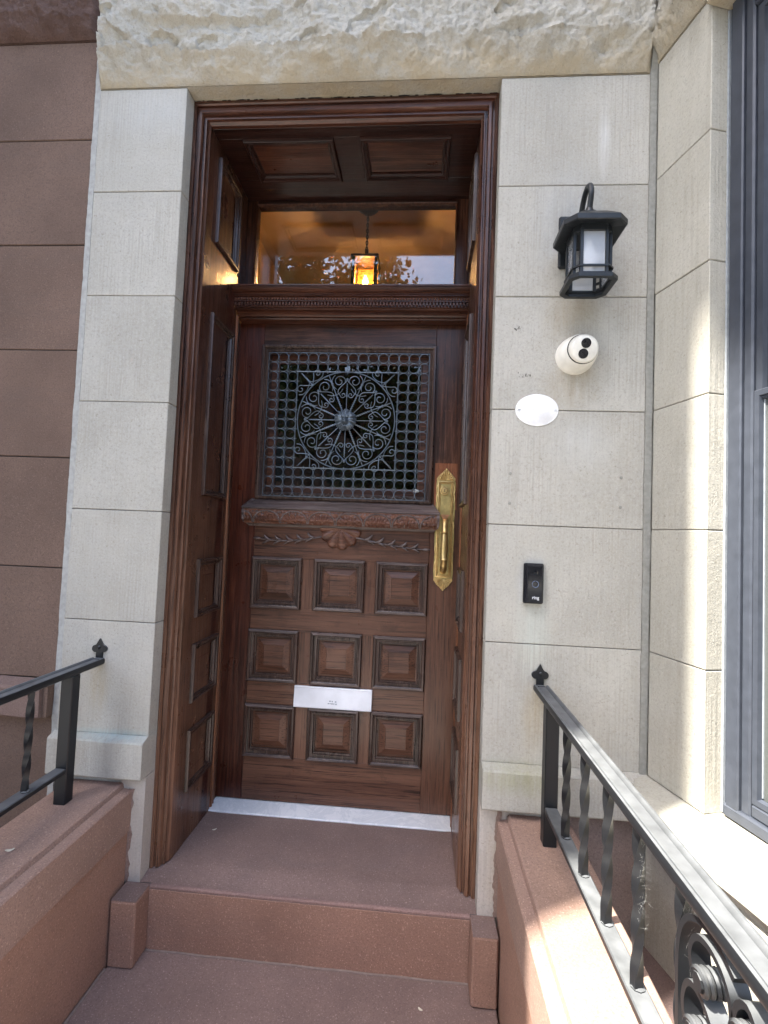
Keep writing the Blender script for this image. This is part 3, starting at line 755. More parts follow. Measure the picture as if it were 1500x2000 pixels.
# ------------------------------------------------------------------ threshold
th = MB()
pr = [(.3545, -1.0600), (.350, -1.0585), (.3480, -1.0560), (.3480, -1.0535), (.3500, -1.0510), (.4500, -1.0490), (.4500, -1.0600)]
vs = []; N = 40; n = len(pr)
for i in range(N+1):
    x = -.5195+(.3625+.5095)*i/N
    for y, z in pr: vs.append((x, y+.0013*noise.noise((x*14, z*50, 2))*(1 if y < .4 else 0), z-.0015+.0006*noise.noise((x*20, y*10, 2))))
th.add(vs, [(i*n+k, i*n+(k+1) % n, (i+1)*n+(k+1) % n, (i+1)*n+k) for i in range(N) for k in range(n)]+[tuple(range(n)), tuple(N*n+k for k in range(n))])
tag(build('door_threshold', th, marble, None, True), 'white veined marble threshold slab lying under the oak door', 'threshold')

# ------------------------------------------------------------------ the door
dr = empty('front_door', (-.09, YD, -1.049), 'dark varnished oak front door with iron grille, carved shelf and nine square panels', 'door')
DX0, DX1, DZ0, DZ1 = -.5265, .3600, -1.0475, .7640
build('stile', MB().box(DX0, -.4225, DZ0, DZ1, -.04, 0, mp=mdoor, c=.001), wood_red, dr)
build('stile', MB().box(.2445, DX1, DZ0, DZ1, -.04, 0, mp=mdoor, c=.001), wood_z, dr)
build('rail', MB().box(-.4220, .2440, .6700, DZ1, -.04, -.0004, mp=mdoor, c=.0007), wood_x, dr)
build('rail', MB().box(-.4220, .2440, -.1465, .0800, -.04, -.0004, mp=mdoor, c=.0007), wood_x, dr)
build('rail', MB().box(-.4220, .2440, -.4210, -.3335, -.04, -.0004, mp=mdoor, c=.0007), wood_x, dr)
build('rail', MB().box(-.4220, .2440, -.6955, -.6065, -.04, -.0004, mp=mdoor, c=.0007), wood_x, dr)
build('bottom_rail', MB().box(-.4220, .2440, DZ0, -.8855, -.04, -.0004, mp=mdoor, c=.0007), wood_x, dr)
COLS = [(-.4215, -.2345), (-.1800, .0045), (.0520, .2405)]
for a, b in ROWS:
    build('muntin', MB().box(-.2340, -.1805, a+.0004, b-.0004, -.04, -.0006, mp=mdoor, c=.0006), wood_z, dr)
    build('muntin', MB().box(.0048, .0515, a+.0004, b-.0004, -.04, -.0006, mp=mdoor, c=.0006), wood_z, dr)
    build('backing', MB().box(-.4218, .2438, a, b, -.035, -.015, mp=mdoor), wood_x, dr)
# nine panels: one built, eight copied
PD = [(-.0035, -.001), (-.0035, .008), (.0, .0130), (.0060, .0135), (.0095, .0110), (.0100, .0060), (.0140, .0050), (.0155, .0065), (.0195, .0060), (.0205, .0010), (.0225, -.0015), (.0255, -.0020), (.0265, -.0085)]
PFD = [(.0260, -.0115), (.0310, -.0115), (.0325, -.0095), (.0545, -.0020), (.0555, -.0018), (.0565, -.0042), (.0580, -.0042)]
cx, cz = (COLS[0][0]+COLS[0][1])/2, (ROWS[0][0]+ROWS[0][1])/2
hw = .0932; rect = (cx-hw, cx+hw, cz-hw, cz+hw)
pan0 = build('raised_panel', MB().rings(rect, PFD, mdoor), wood_x, dr, loc=(cx, YD, cz))
mo0 = build('panel_moulding', MB().rings(rect, PD, mdoor, False), wood_mould, pan0, loc=(cx, YD, cz), smooth=True, ang=40)
# sky sheen painted as grey strips along top and bottom of each moulding
def sheen_strips(rect, parent, mp=mdoor, dz=.0004):
    u0, u1, v0, v1 = rect; mb = MB()
    for top in (0, 1):
        vs = []
        for d, h in PD[1:4]:
            v_ = (v1-d) if top else (v0+d)
            vs += [mp(u0+d+.0005, v_, h+dz), mp(u1-d-.0005, v_, h+dz)]
        mb.add(vs, [(0, 1, 3, 2), (2, 3, 5, 4)])
    return build('edge_sheen', mb, wood_grey, parent, loc=(cx, YD, cz))
wo0 = sheen_strips(rect, pan0)
k = 0
for a, b in ROWS:
    for c0, c1 in COLS:
        if k:
            px_, pz_ = (c0+c1)/2, (a+b)/2
            q = copy_to(pan0, (px_, YD, pz_)); copy_to(mo0, (px_, YD, pz_), q); copy_to(wo0, (px_, YD, pz_), q)
        k += 1
# glazed opening
GR = (-.425, .2455, .0785, .6735)
GM = [(-.002, 0), (-.002, .010), (.001, .0145), (.007, .0150), (.011, .0120), (.012, .0060), (.016, .0050), (.018, .0070), (.023, .0060), (.0245, .0010), (.027, -.004), (.0275, -.030)]
go = build('glazing_moulding', MB().rings(GR, GM, mdoor, False), wood_mould, dr, True, ang=35)
build('inner_frame', MB().rings((-.398, .219, .105, .647), [(0, -.028), (0, -.034), (.022, -.034), (.024, -.040), (.028, -.041), (.030, -.052)], mdoor, False), wood_x, dr, True, ang=35)
build('door_pane', MB().box(-.372, .193, .131, .621, -.052, -.048, mp=mdoor), glass_dark, dr)

# iron grille
GY = YD-.020
gx0, gx1, gz0, gz1 = -.394, .221, .088, .640
NX, NZ = 16, 15
pxw, pzw = (gx1-gx0)/NX, (gz1-gz0)/NZ
gr = build('iron_grille', MB().tube([(gx0, GY, gz0), (gx1, GY, gz0), (gx1, GY, gz1), (gx0, GY, gz1)], .0018, 6, True), grille_iron, dr, loc=((gx0+gx1)/2, GY, (gz0+gz1)/2))
ring_me = None; first = None; knotm = MB()
for i in range(NX):
    for j in range(NZ):
        if 3 <= i < 13 and 3 <= j < 13: continue
        cxx, czz = gx0+(i+.5)*pxw, gz0+(j+.5)*pzw
        if first is None:
            pts = []
            for w in range(20):
                a = 2*math.pi*w/20; rr = 1/((abs(math.cos(a))**2.35+abs(math.sin(a))**2.35)**(1/2.35))
                pts.append((cxx+pxw*.478*math.cos(a)*rr, GY+.0006*math.sin(3*a), czz+pzw*.478*math.sin(a)*rr))
            first = build('ring', MB().tube(pts, .00105, 5, True), grille_iron, gr, True, loc=(cxx, GY, czz))
        else: copy_to(first, (cxx, GY, czz), gr)
for i in range(1, NX):
    for j in range(1, NZ):
        if 3 < i < 13 and 3 < j < 13: continue
        x, z = gx0+i*pxw, gz0+j*pzw
        for dx, dz in ((.0066, 0), (0, .0066)):
            knotm.tube([(x-dx, GY-.001, z-dz), (x+dx, GY-.001, z+dz)], .0015, 4)
        knotm.sphere((x, GY-.001, z), .0034, 6, 4)
build('knots', knotm, grille_iron, gr, kind='stuff')
RX, RZc = gx0+8*pxw, gz0+8*pzw
HS = 5*(pxw+pzw)/2
sq = [(gx0+3*pxw, gz0+3*pzw), (gx0+13*pxw, gz0+3*pzw), (gx0+13*pxw, gz0+13*pzw), (gx0+3*pxw, gz0+13*pzw)]
sp_ = MB()
for k in range(4):
    a, b = sq[k], sq[(k+1) % 4]
    mid = [(a[0]+(b[0]-a[0])*q/6, GY-.001, a[1]+(b[1]-a[1])*q/6) for q in range(7)]; sp_.tube(mid, .0021, 5)
build('square_bar', sp_, grille_iron, gr)
Rr = HS*.985
build('circle_bar', MB().tube([(RX+Rr*math.cos(a), GY-.0015, RZc+Rr*math.sin(a)) for a in [2*math.pi*q/64 for q in range(64)]], .0023, 6, True), grille_iron, gr, True)
def cr(pts, n=5):
    out = []; P = [pts[0]]+pts+[pts[-1]]
    for i in range(1, len(P)-2):
        p0, p1, p2, p3 = [Vector(P[i+d]) for d in (-1, 0, 1, 2)]
        for q in range(n):
            t_ = q/n; out.append(.5*((2*p1)+(-p0+p2)*t_+(2*p0-5*p1+4*p2-p3)*t_*t_+(-p0+3*p1-3*p2+p3)*t_**3))
    out.append(Vector(P[-1])); return out
def spiral(cx_, cz_, r0, a0, turns, sgn, n=14, r1=.25):
    return [(cx_+(r0*(1-(1-r1)*t_))*math.cos(a0+sgn*turns*2*math.pi*t_), cz_+(r0*(1-(1-r1)*t_))*math.sin(a0+sgn*turns*2*math.pi*t_)) for t_ in [q/n for q in range(n+1)]]
def polar(r, da, ang): return (r*math.cos(ang+da), r*math.sin(ang+da))
def heart_local():
    # one S-scroll in the frame where the axis points along +x ; returns polyline (x,z)
    s_ = []
    out = spiral(.800, .160, .128, math.radians(-100), 1.25, 1, 15)          # outer volute, starts near the junction
    inn = spiral(.520, .078, .062, math.radians(95), 1.1, 1, 11)          # inner volute near the axis
    body = [(.80, .045), (.835, .004), (.78, .03), (.70, .105), (.62, .150), (.55, .140)]
    line = list(reversed(out))+[(.83, .006)]
    line2 = [(.83, .006), (.775, .045), (.70, .120), (.62, .178), (.555, .175)]+inn
    return line, line2
A_, B_ = heart_local()
for k in range(8):
    ang = k*math.pi/4; ca, sa = math.cos(ang), math.sin(ang)
    mb = MB()
    for sg in (1, -1):
        for ln_ in (A_, B_):
            pts = [(RX+Rr*(x*ca-sg*z*sa), GY-.001, RZc+Rr*(x*sa+sg*z*ca)) for x, z in ln_]
            mb.tube([tuple(p) for p in cr(pts, 3)], .00150, 5)
    # axis bar: twisted section between the scrolls
    P_ = lambda r, o=0.: (RX+Rr*(r*ca-o*sa), GY-.001, RZc+Rr*(r*sa+o*ca))
    mb.tube([P_(.2), P_(.50)], .0014, 5)
    mb.tube([P_(.50+.26*q/24, .008*math.sin(q*1.9)) for q in range(25)], .0016, 5, rs=[.0024-.0012*q/24 for q in range(25)])
    mb.sphere(P_(.50), .0048, 7, 5); mb.sphere(P_(.84), .0055, 7, 5)
    build('heart_scroll', mb, grille_iron, gr, True)
    ang += math.pi/8; ca, sa = math.cos(ang), math.sin(ang)
    mb = MB()
    mb.tube([P_(.2+.32*q/24, .012*math.sin(q*1.9)) for q in range(25)], .0024, 5)
    mb.tube([P_(.52), P_(.985)], .0016, 5); mb.sphere(P_(.56), .0045, 7, 5); mb.sphere(P_(.80), .0055, 7, 5)
    for sg in (1, -1):
        mb.tube([P_(.80), P_(.72, sg*.015), P_(.665, sg*.05)], .0016, 5, rs=[.0024, .0016, .0006])
        mb.tube([P_(.80), P_(.88, sg*.02), P_(.93, sg*.07), P_(.955, sg*.12)], .0016, 5)
        mb.tube([P_(.56), P_(.58, sg*.10), P_(.63, sg*.17)], .0012, 5)
    build('spoke', mb, grille_iron, gr, True)
for k in range(4):
    ang = math.pi/4+k*math.pi/2; ca, sa = math.cos(ang), math.sin(ang)
    mb = MB()
    mb.tube([P_(1.0), P_(1.12)], .0018, 5)
    mb.tube([P_(1.12+.24*q/20, .010*math.sin(q*1.9)) for q in range(21)], .0022, 5, rs=[.0028-.0016*q/20 for q in range(21)]); mb.sphere(P_(1.1), .005, 7, 5)
    for sg in (1, -1):
        pts = [(1.01, .0), (1.06, .06), (1.13, .14)]+spiral(1.12, .235, .085, math.radians(-70), 1.05, 1, 12)
        mb.tube([tuple(q) for q in cr([P_(x, sg*z) for x, z in pts], 3)], .0016, 5)
        mb.tube([tuple(q) for q in cr([P_(1.10), P_(1.02, sg*.14), P_(1.01, sg*.27), P_(1.06, sg*.34)], 4)], .0015, 5)
    build('corner_scroll', mb, grille_iron, gr, True)
# lion boss
def lion():
    mb = MB(); R0 = .0405
    def fn(a, b):
        th_ = 2*math.pi*a; r = R0*b
        h = .020*math.sqrt(max(0, 1-(b*.96)**2))
        h += .0045*math.sin(11*th_+3*math.sin(th_*3))*max(0, min(1, (b-.45)*4))*(1-.3*b)
        h += .0025*math.sin(19*th_+1)*max(0, min(1, (b-.7)*5))
        x, z = r*math.cos(th_), r*math.sin(th_)
        def bl(cx_, cz_, rx, rz, am): return am*math.exp(-((x-cx_)/rx)**2-((z-cz_)/rz)**2)
        h += bl(0, -.006, .009, .010, .012)+bl(-.005, -.012, .005, .005, .006)+bl(.005, -.012, .005, .005, .006)
        h -= bl(-.0085, .004, .004, .0028, .007)+bl(.0085, .004, .004, .0028, .007)+bl(0, -.0185, .009, .0018, .008)
        h += bl(-.009, .011, .007, .004, .005)+bl(.009, .011, .007, .004, .005)+bl(0, .006, .003, .012, .004)
        h += bl(-.023, .019, .006, .006, .006)+bl(.023, .019, .006, .006, .006)+bl(0, -.026, .008, .004, .005)
        rim = 1+.05*math.sin(11*th_+3*math.sin(th_*3))*b
        return (RX+x*rim, GY-.003-h, RZc+z*rim)
    mb.grid(fn, 110, 26); return build('lion_head_boss', mb, grille_iron, gr, True, ang=80)
lion()

# carved shelf
sh = MB(); x0, x1 = -.462, .276
prs = [(-.001, .0790), (.002, .0775), (.0360, .0460), (.0400, .0425), (.0405, .0395), (.0360, .0385), (.0355, .0350), (.0375, .0300), (.0360, -.0020), (.0300, -.0140), (.0180, -.0185), (.0165, -.0225), (.0100, -.0235), (.0095, -.0270), (-.001, -.0275)]
vs = [mdoor((x0+(.034-h)*(.7 if e == 0 else 0) if e == 0 else x1-(.034-h)*.7), v_, h) for e in (0, 1) for h, v_ in prs]
n = len(prs)
shelf = build('carved_shelf', MB().add(vs, [(k, k+1, n+k+1, n+k) for k in range(n-1)]+[tuple(range(n)), tuple(n+k for k in range(n))]), wood_grey, dr, True, ang=25)
# its carved front: overlapping fans
cv = MB(); fe = MB(); nf = 7; wdt = .70/nf
def front_h(v_):
    return .0378 if v_ > -.002 else .0378-(-.002-v_)*.55
cv.grid(lambda a, b: (lambda x, v_: mdoor(x, v_, front_h(v_)+.0012*math.sin((x+v_*.4)*900)*.35+.0030*noise.noise((x*130, v_*130, 1))))(x0+.007+(x1-x0-.014)*a, -.0175+.0530*b), 300, 26)
for i in range(nf+1):
    cxf = x0+.045+i*wdt*1.045-.055
    mb_pts = []
    for q in range(13):
        a = math.pi*q/12; xx = cxf+wdt*.50*math.cos(a); vv = -.0145+.046*math.sin(a)**.8
        if x0+.006 < xx < x1-.006: mb_pts.append(mdoor(xx, vv, front_h(vv)+.0012))
    if len(mb_pts) > 2: fe.tube(mb_pts, .0024, 6)
    for q in range(1, 10):
        a = math.pi*q/10; pts = []
        for t_ in (.25, .5, .75, .92):
            xx = cxf+wdt*.45*t_*math.cos(a); vv = -.0145+.040*t_*math.sin(a)
            if x0+.006 < xx < x1-.006: pts.append(mdoor(xx, vv, front_h(vv)+.0008))
        if len(pts) > 2: cv.tube(pts, .0010, 4)
build('fan_carving', cv, wood_carve, shelf, True)
build('fan_edges', fe, wood_grey, shelf, True)  # highlights on the fan arcs put into the colour as pale grey
# shell
def shell():
    mb = MB(); c0x, c0z = -.0915, -.0255
    def fn(a, b):
        th_ = math.pi*(1.0+a); rib = abs(math.sin(th_*5.5))
        rr = (.0660+.008*rib)*(1 if True else 0)*(1+.10*math.sin(math.pi*a)**2)
        r = rr*b
        h = .0015+.014*(1-b)**.6*b**.3*1.3+.0065*rib*b**.7*(1-.15*b)
        if b > .97: h = 0
        return mdoor(c0x+r*math.cos(th_)*1.10, c0z+r*math.sin(th_), h)
    mb.grid(fn, 132, 24)
    mb.box(c0x-.072, c0x+.072, c0z-.006, c0z, 0, .010, mp=lambda u, v, h: mdoor(u, v, h), c=.001)
    return build('carved_shell', mb, wood_carve, dr, True, ang=80)
shell()
def leafm(mb, x, z, ang, L, wd, hgt=.006):
    n = 8
    for k in range(1): pass
    c, s_ = math.cos(ang), math.sin(ang); vs = []
    for i in range(n+1):
        t_ = i/n; bend = .28*L*t_*t_; w_ = wd*math.sin(math.pi*min(1, t_*.93+.05))**.8
        px_, pz_ = t_*L, bend*(1 if ang > 0 else -1)*(1 if c >= 0 else -1)
        X, Z = x+c*px_-s_*pz_, z+s_*px_+c*pz_
        vs += [mdoor(X-s_*w_*-1, Z-c*w_, .0008), mdoor(X, Z, hgt*math.sin(math.pi*t_)+.002), mdoor(X+s_*w_*-1, Z+c*w_, .0008)]
    mb.add(vs, [(3*i+k, 3*i+k+1, 3*i+4+k, 3*i+3+k) for i in range(n) for k in (0, 1)])
def horn(mb, x, z, sg, up_, L):
    pts = []; rs_ = []
    for q in range(9):
        t_ = q/8
        pts.append(mdoor(x+sg*L*(t_*.92-.18*t_*t_*up_), z+up_*(.003*t_+(.0165 if up_ > 0 else .013)*t_**2.3), .004+.006*math.sin(math.pi*t_*.8)))
        rs_.append((.0052 if up_ > 0 else .0036)*math.sin(math.pi*(.10+.86*t_))**.7+.0003)
    mb.tube(pts, .004, 7, rs=rs_)
def garland(sg, xa, xb, za, zb, zm):
    mb = MB(); N = 26
    P2 = lambda t_: (xa+(xb-xa)*t_, za*(1-t_)**2+2*zm*t_*(1-t_)+zb*t_*t_)
    mb.tube([mdoor(P2(i/N)[0], P2(i/N)[1], .0045) for i in range(N+1)], .0030, 6, rs=[.0034-.001*i/N for i in range(N+1)])
    for i in range(5):
        t_ = .12+.165*i; x, z = P2(t_)
        horn(mb, x, z, sg, 1, .040)
        horn(mb, x+sg*.004, z-.001, sg, -1, .030)
    x, z = P2(1.0); mb.sphere(mdoor(x+sg*.002, z, .004), .009, 8, 6, (1.7, .5, .62))
    return build('carved_garland', mb, wood_grey, dr, True, ang=60)
garland(-1, -.155, -.408, -.058, -.0745, -.092); garland(1, -.030, .232, -.058, -.0925, -.088)
# mail slot
ms = build('mail_slot', MB().add(*(lambda pr: ([mdoor(x, v_, h) for x in (-.2365, .0535) for h, v_ in pr], [(k, (k+1) % len(pr), len(pr)+(k+1) % len(pr), len(pr)+k) for k in range(len(pr))]+[tuple(range(len(pr))), tuple(len(pr)+k for k in range(len(pr)))]))(
    [(0, -.6170), (.0100, -.6170), (.0125, -.6195), (.0115, -.6240), (.0120, -.6265), (.0185, -.6890), (.0170, -.6925), (.0, -.6925)])), aluminium, dr)
mk = MB()
for x_, w_, z_ in ((-.103, .006, -.664), (-.094, .005, -.6645), (-.082, .006, -.665), (-.108, .005, -.672), (-.101, .004, -.672), (-.095, .006, -.6725), (-.087, .004, -.6725), (-.080, .006, -.673)):
    hh = .012+(.6265+z_)*-.104+.0006; mk.box(x_, x_+w_, z_-.0022, z_+.0022, hh-.001, hh+.0006, mp=mdoor)
build('worn_mark', mk, simple('worn_grey', (.38, .40, .43), .5), ms)
# lock plate
build('fresh_wood_patch', MB().box(.2560, .3400, .060, .2330, 0, .0006, mp=mdoor), wood_fresh, dr)
PLX = .2985
def pl_out():
    return [(-.034, .168), (.034, .168), (.036, .150), (.034, .130), (.036, .060), (.034, .02), (.036, -.06), (.034, -.10), (.036, -.17), (.034, -.195), (-.034, -.195), (-.036, -.17), (-.034, -.10), (-.036, -.06), (-.034, .02), (-.036, .06), (-.034, .13), (-.036, .15)]
plate = build('lock_plate', MB().prism([(PLX+a, b) for a, b in pl_out()], 0, .0040, mdoor), brass_dark, dr, loc=(PLX, YD, 0))
build('plate_rim', MB().rings((PLX-.030, PLX+.030, -.192, .166), [(0, .004), (.001, .0085), (.004, .0095), (.007, .0065), (.009, .0065), (.011, .0045), (.0115, .0035)], mdoor, False), brass, plate, True, ang=40)
for z_ in (.10, -.0, -.09, .135, -.15):
    mb = MB()
    for sg in (-1, 1):
        mb.tube([mdoor(PLX+sg*.028, z_+.018, .0075), mdoor(PLX+sg*.0325, z_+.010, .007), mdoor(PLX+sg*.0335, z_, .0075), mdoor(PLX+sg*.0325, z_-.010, .007), mdoor(PLX+sg*.028, z_-.018, .0065)], .0018, 5)
    build('plate_scroll', mb, brass, plate, True)
def palmette(zb, sg):
    mb = MB()
    out = [(-.034, 0), (-.035, sg*.008), (-.028, sg*.017), (-.022, sg*.025), (-.014, sg*.032), (-.006, sg*.040), (0, sg*.046), (.006, sg*.040), (.014, sg*.032), (.022, sg*.025), (.028, sg*.017), (.035, sg*.008), (.034, 0)]
    mb.prism([(PLX+a, zb+b) for a, b in out], 0, .0045, mdoor)
    for k in range(9):
        a = math.radians(90-72+18*k); L = (.040 if k == 4 else .031-.0015*abs(k-4))
        pts = [mdoor(PLX+math.cos(a)*L*t_*.95, zb+sg*(.002+math.sin(a)*L*t_), .005+.003*t_) for t_ in (0, .35, .7, 1)]
        mb.tube(pts, .002, 6, rs=[.0012, .0020, .0030, .0034]); mb.sphere(pts[-1], .0038, 6, 4)
    return build('palmette', mb, brass, plate, True)
palmette(.167, 1); palmette(-.195, -1)
build('keyhole', MB().lathe([(.0150, .0065), (.0160, .009), (.0165, .0115), (.0120, .0120), (.0110, .009), (.0105, .0125), (.004, .0130)], 20, lambda a, b, h: mdoor(PLX-.006+a, .130+b, h+.0)), brass, plate, True)
build('key_slot', MB().box(PLX-.0072, PLX-.0050, .125, .136, .0125, .0135, mp=mdoor), dark_gap, plate)
hx = PLX-.001
build('thumb_latch', MB().prism([(hx-.017, .040), (hx+.017, .040), (hx+.010, .029), (hx+.007, .020), (hx-.007, .020), (hx-.010, .029)], .010, .024, mdoor), simple('copper', (.70, .36, .20), .3, 1.), plate)
gripp = [mdoor(hx, .012, .006), mdoor(hx, .016, .020), mdoor(hx, .010, .032), mdoor(hx, -.004, .038), mdoor(hx, -.022, .040), mdoor(hx, -.026, .040), mdoor(hx, -.030, .040), mdoor(hx, -.055, .041), mdoor(hx, -.085, .042), mdoor(hx, -.118, .041), mdoor(hx, -.124, .041), mdoor(hx, -.130, .040), mdoor(hx, -.142, .038), mdoor(hx, -.156, .030), mdoor(hx, -.165, .018), mdoor(hx, -.162, .005)]
build('door_handle', MB().tube(gripp, .01, 14, rs=[q_*1.22 for q_ in [.008, .0085, .009, .0088, .0080, .0125, .0085, .0105, .0120, .0100, .0130, .0085, .0098, .0105, .0105, .0085]]), brass, plate, True, ang=50)
build('door_stop_button', MB().sphere((.188, YD+.026, .128), .0085, 10, 7, (1.4, .8, .75)), white_pl, dr, True)

# ------------------------------------------------------------------ wall lantern
wlz = empty('wall_lantern', (.634, 0, .745), 'black metal wall lantern with seeded glass panes mounted above the security camera', 'wall lamp')
LX, LY = .634, -.092
build('backplate', MB().box(LX-.058, LX+.050, -.014, .0, .738, .892, c=.005), lamp_black, wlz)
def octo(hw_, ch, cx_=LX, cy_=LY):
    return [(cx_-hw_+ch, cy_-hw_), (cx_+hw_-ch, cy_-hw_), (cx_+hw_, cy_-hw_+ch), (cx_+hw_, cy_+hw_-ch), (cx_+hw_-ch, cy_+hw_), (cx_-hw_+ch, cy_+hw_), (cx_-hw_, cy_+hw_-ch), (cx_-hw_, cy_-hw_+ch)]
def stack(levels):
    vs = []; n = 8
    for hw_, ch, z in levels: vs += [(x, y, z) for x, y in octo(hw_, ch)]
    fs = [(i*8+k, i*8+(k+1) % 8, (i+1)*8+(k+1) % 8, (i+1)*8+k) for i in range(len(levels)-1) for k in range(8)]+[tuple(range(8)), tuple((len(levels)-1)*8+k for k in range(8))]
    return MB().add(vs, fs)
build('roof', stack([(.050, .016, .786), (.0775, .026, .779), (.0805, .027, .781), (.0805, .027, .794), (.0775, .026, .797), (.044, .014, .824), (.040, .012, .826), (.018, .006, .836)]), lamp_black, wlz)
build('neck', MB().lathe([(.022, .834), (.022, .842), (.012, .848), (.009, .860)], 14, lambda a, b, h: (LX+a, LY+b, h)), lamp_black, wlz, True)
arm = cr([(LX, -.010, .842), (LX, -.018, .880), (LX, -.040, .915), (LX, -.070, .930), (LX, -.096, .920), (LX, -.106, .895), (LX, -.098, .868), (LX, LY, .850)], 6)
build('arm', MB().tube([tuple(q) for q in arm], .0075, 10), lamp_black, wlz, True)
build('arm_brace', MB().tube([(LX, -.010, .800), (LX, -.030, .850), (LX, -.055, .880)], .005, 8), lamp_black, wlz, True)
build('top_collar', stack([(.047, .014, .768), (.049, .015, .770), (.049, .015, .787)]), lamp_black, wlz)
def oring(hw_, ch, t_, z0, z1):
    mb = MB(); A = octo(hw_, ch); B = octo(hw_-t_, ch-t_*.4); vs = []
    for z in (z0, z1): vs += [(x, y, z) for x, y in A]+[(x, y, z) for x, y in B]
    fs = []
    for k in range(8):
        j = (k+1) % 8
        fs += [(k, j, 16+j, 16+k), (8+k, 8+j, 24+j, 24+k), (k, j, 8+j, 8+k), (16+k, 16+j, 24+j, 24+k)]
    return mb.add(vs, fs)
build('bottom_ring', oring(.0625, .020, .0125, .640, .650), lamp_black, wlz)
build('bottom_ring', oring(.052, .016, .006, .650, .658), lamp_black, wlz)
build('middle_ring', oring(.0530, .016, .005, .672, .677), lamp_black, wlz)
for (x, y) in octo(.046, .014):
    build('upright', MB().box(x-.0042, x+.0042, y-.0042, y+.0042, .652, .776, c=.001), lamp_black, wlz)
A = octo(.0452, .014)
for k in range(0, 8, 2):
    a, b = A[k], A[(k+1) % 8]
    build('pane', MB().add([(a[0], a[1], .655), (b[0], b[1], .655), (b[0], b[1], .772), (a[0], a[1], .772)], [(0, 1, 2, 3)]), seeded, wlz)
build('bulb', MB().lathe([(.008, .775), (.009, .760), (.016, .745), (.022, .725), (.019, .705), (.009, .693)], 14, lambda a, b, h: (LX+a, LY+b, h)), white_enamel, wlz, True)

# ------------------------------------------------------------------ security camera
sc = empty('security_camera', (.630, 0, .488), 'white dome security camera with two black lenses below the wall lantern', 'security camera')
CXX, CZZ = .630, .486
build('base', MB().lathe([(.0535, 0), (.0535, .010), (.0525, .016), (.0500, .028), (.0465, .042), (.0420, .050), (.0400, .052)], 40, lambda a, b, h: (CXX+a+.14*h, -h, CZZ+b+.05*h)), white_pl, sc, True, ang=50)
nrm = Vector((.06, -1, -.24)).normalized(); ux = nrm.cross(Vector((0, 0, 1))).normalized()*-1; uz = nrm.cross(ux)
if uz.z < 0: uz = -uz
Cc = Vector((CXX+.008, -.040, CZZ+.004))
mb = MB().lathe([(.012, -.036), (.030, -.025), (.0395, -.008), (.0405, .008), (.0385, .020), (.0350, .0265), (.0325, .028), (.010, .0285)], 40, lambda a, b, h: tuple(Cc+ux*a+uz*b+nrm*h))
ball = build('ball', mb, white_pl, sc, True, ang=60)
build('gap_ring', MB().lathe([(.0418, .0500), (.0414, .0522), (.0396, .0524)], 40, lambda a, b, h: (CXX+a+.14*h, -h, CZZ+b+.05*h), False), dark_gap, sc, True)
for k, (a0, b0) in enumerate(((-.000, .0150), (-.0050, -.0130))):
    build('lens', MB().lathe([(.0132, .0270), (.0132, .0298), (.0118, .0302), (.0080, .0296), (.0040, .0300)], 24, lambda a, b, h, a0=a0, b0=b0: tuple(Cc+ux*(a+a0)+uz*(b+b0)+nrm*h)), black_gloss, ball, True)
build('cable_cap', MB().lathe([(.013, 0), (.013, .012), (.011, .016)], 16, lambda a, b, h: (CXX-.004+a, -.002-h*.9, CZZ-.046+b*.55)), white_pl, sc, True)

# ------------------------------------------------------------------ oval plaque
oplq = empty('oval_plaque', (.529, 0, .3295), 'blank white oval enamel plaque held by two screws below the security camera', 'plaque')
build('plate', MB().lathe([(.0600, 0), (.0605, .0015), (.0585, .0030), (.0560, .0022), (.050, .0040), (.02, .0062), (.002, .0065)], 56, lambda a, b, h: (.529+a, -h, .3295+b*.765)), white_enamel, oplq, True)
for sx_ in (-.0505, .0505):
    s_ = build('screw', MB().lathe([(.0048, .0035), (.0045, .0058), (.003, .0065)], 12, lambda a, b, h, sx_=sx_: (.529+sx_+a, -h, .3295+b)), aluminium, oplq, True)
    build('screw_slot', MB().box(.529+sx_-.0035, .529+sx_+.0035, .3289, .3301, .0064, .0069, mp=mwall), dark_gap, s_)

# ------------------------------------------------------------------ doorbell
db = empty('video_doorbell', (.5315, 0, -.218), 'black video doorbell with round button on the stone right of the door', 'doorbell')
build('mount', MB().box(.5030, .5575, -.2175, -.1055, 0, .012, mp=mwall, c=.003), black_pl, db)
build('body', MB().box(.5065, .5550, -.2150, -.1085, .012, .0235, mp=mwall, c=.003), black_pl, db)
build('face', MB().box(.5120, .5500, -.2105, -.1135, .0235, .0245, mp=mwall, c=.0005), black_gloss, db)
build('button', MB().lathe([(.0090, .0245), (.0094, .0256), (.0084, .0256), (.0080, .0248)], 28, lambda a, b, h: (.5320+a, -h, -.1620+b), False), ring_blue, db, True)
build('lens', MB().lathe([(.0070, .0245), (.0066, .0262), (.0030, .0268)], 20, lambda a, b, h: (.5320+a, -h, -.1300+b)), black_gloss, db, True)
cu = bpy.data.curves.new('lettering', 'FONT'); cu.body = 'ring'; cu.size = .0125; cu.align_x = 'CENTER'; cu.extrude = .0002; cu.offset = .0002
to = bpy.data.objects.new('lettering', cu); COL.objects.link(to)
dg = bpy.context.evaluated_depsgraph_get(); tm = bpy.data.meshes.new_from_object(to.evaluated_get(dg)); bpy.data.objects.remove(to)
tm.materials.clear(); tm.materials.append(letter_m)
lt = bpy.data.objects.new('lettering', tm); COL.objects.link(lt); lt.parent = db; lt.rotation_euler = (math.pi/2, 0, 0); lt.location = Vector((.5335, -.0249, -.2030))-WL[db.name]

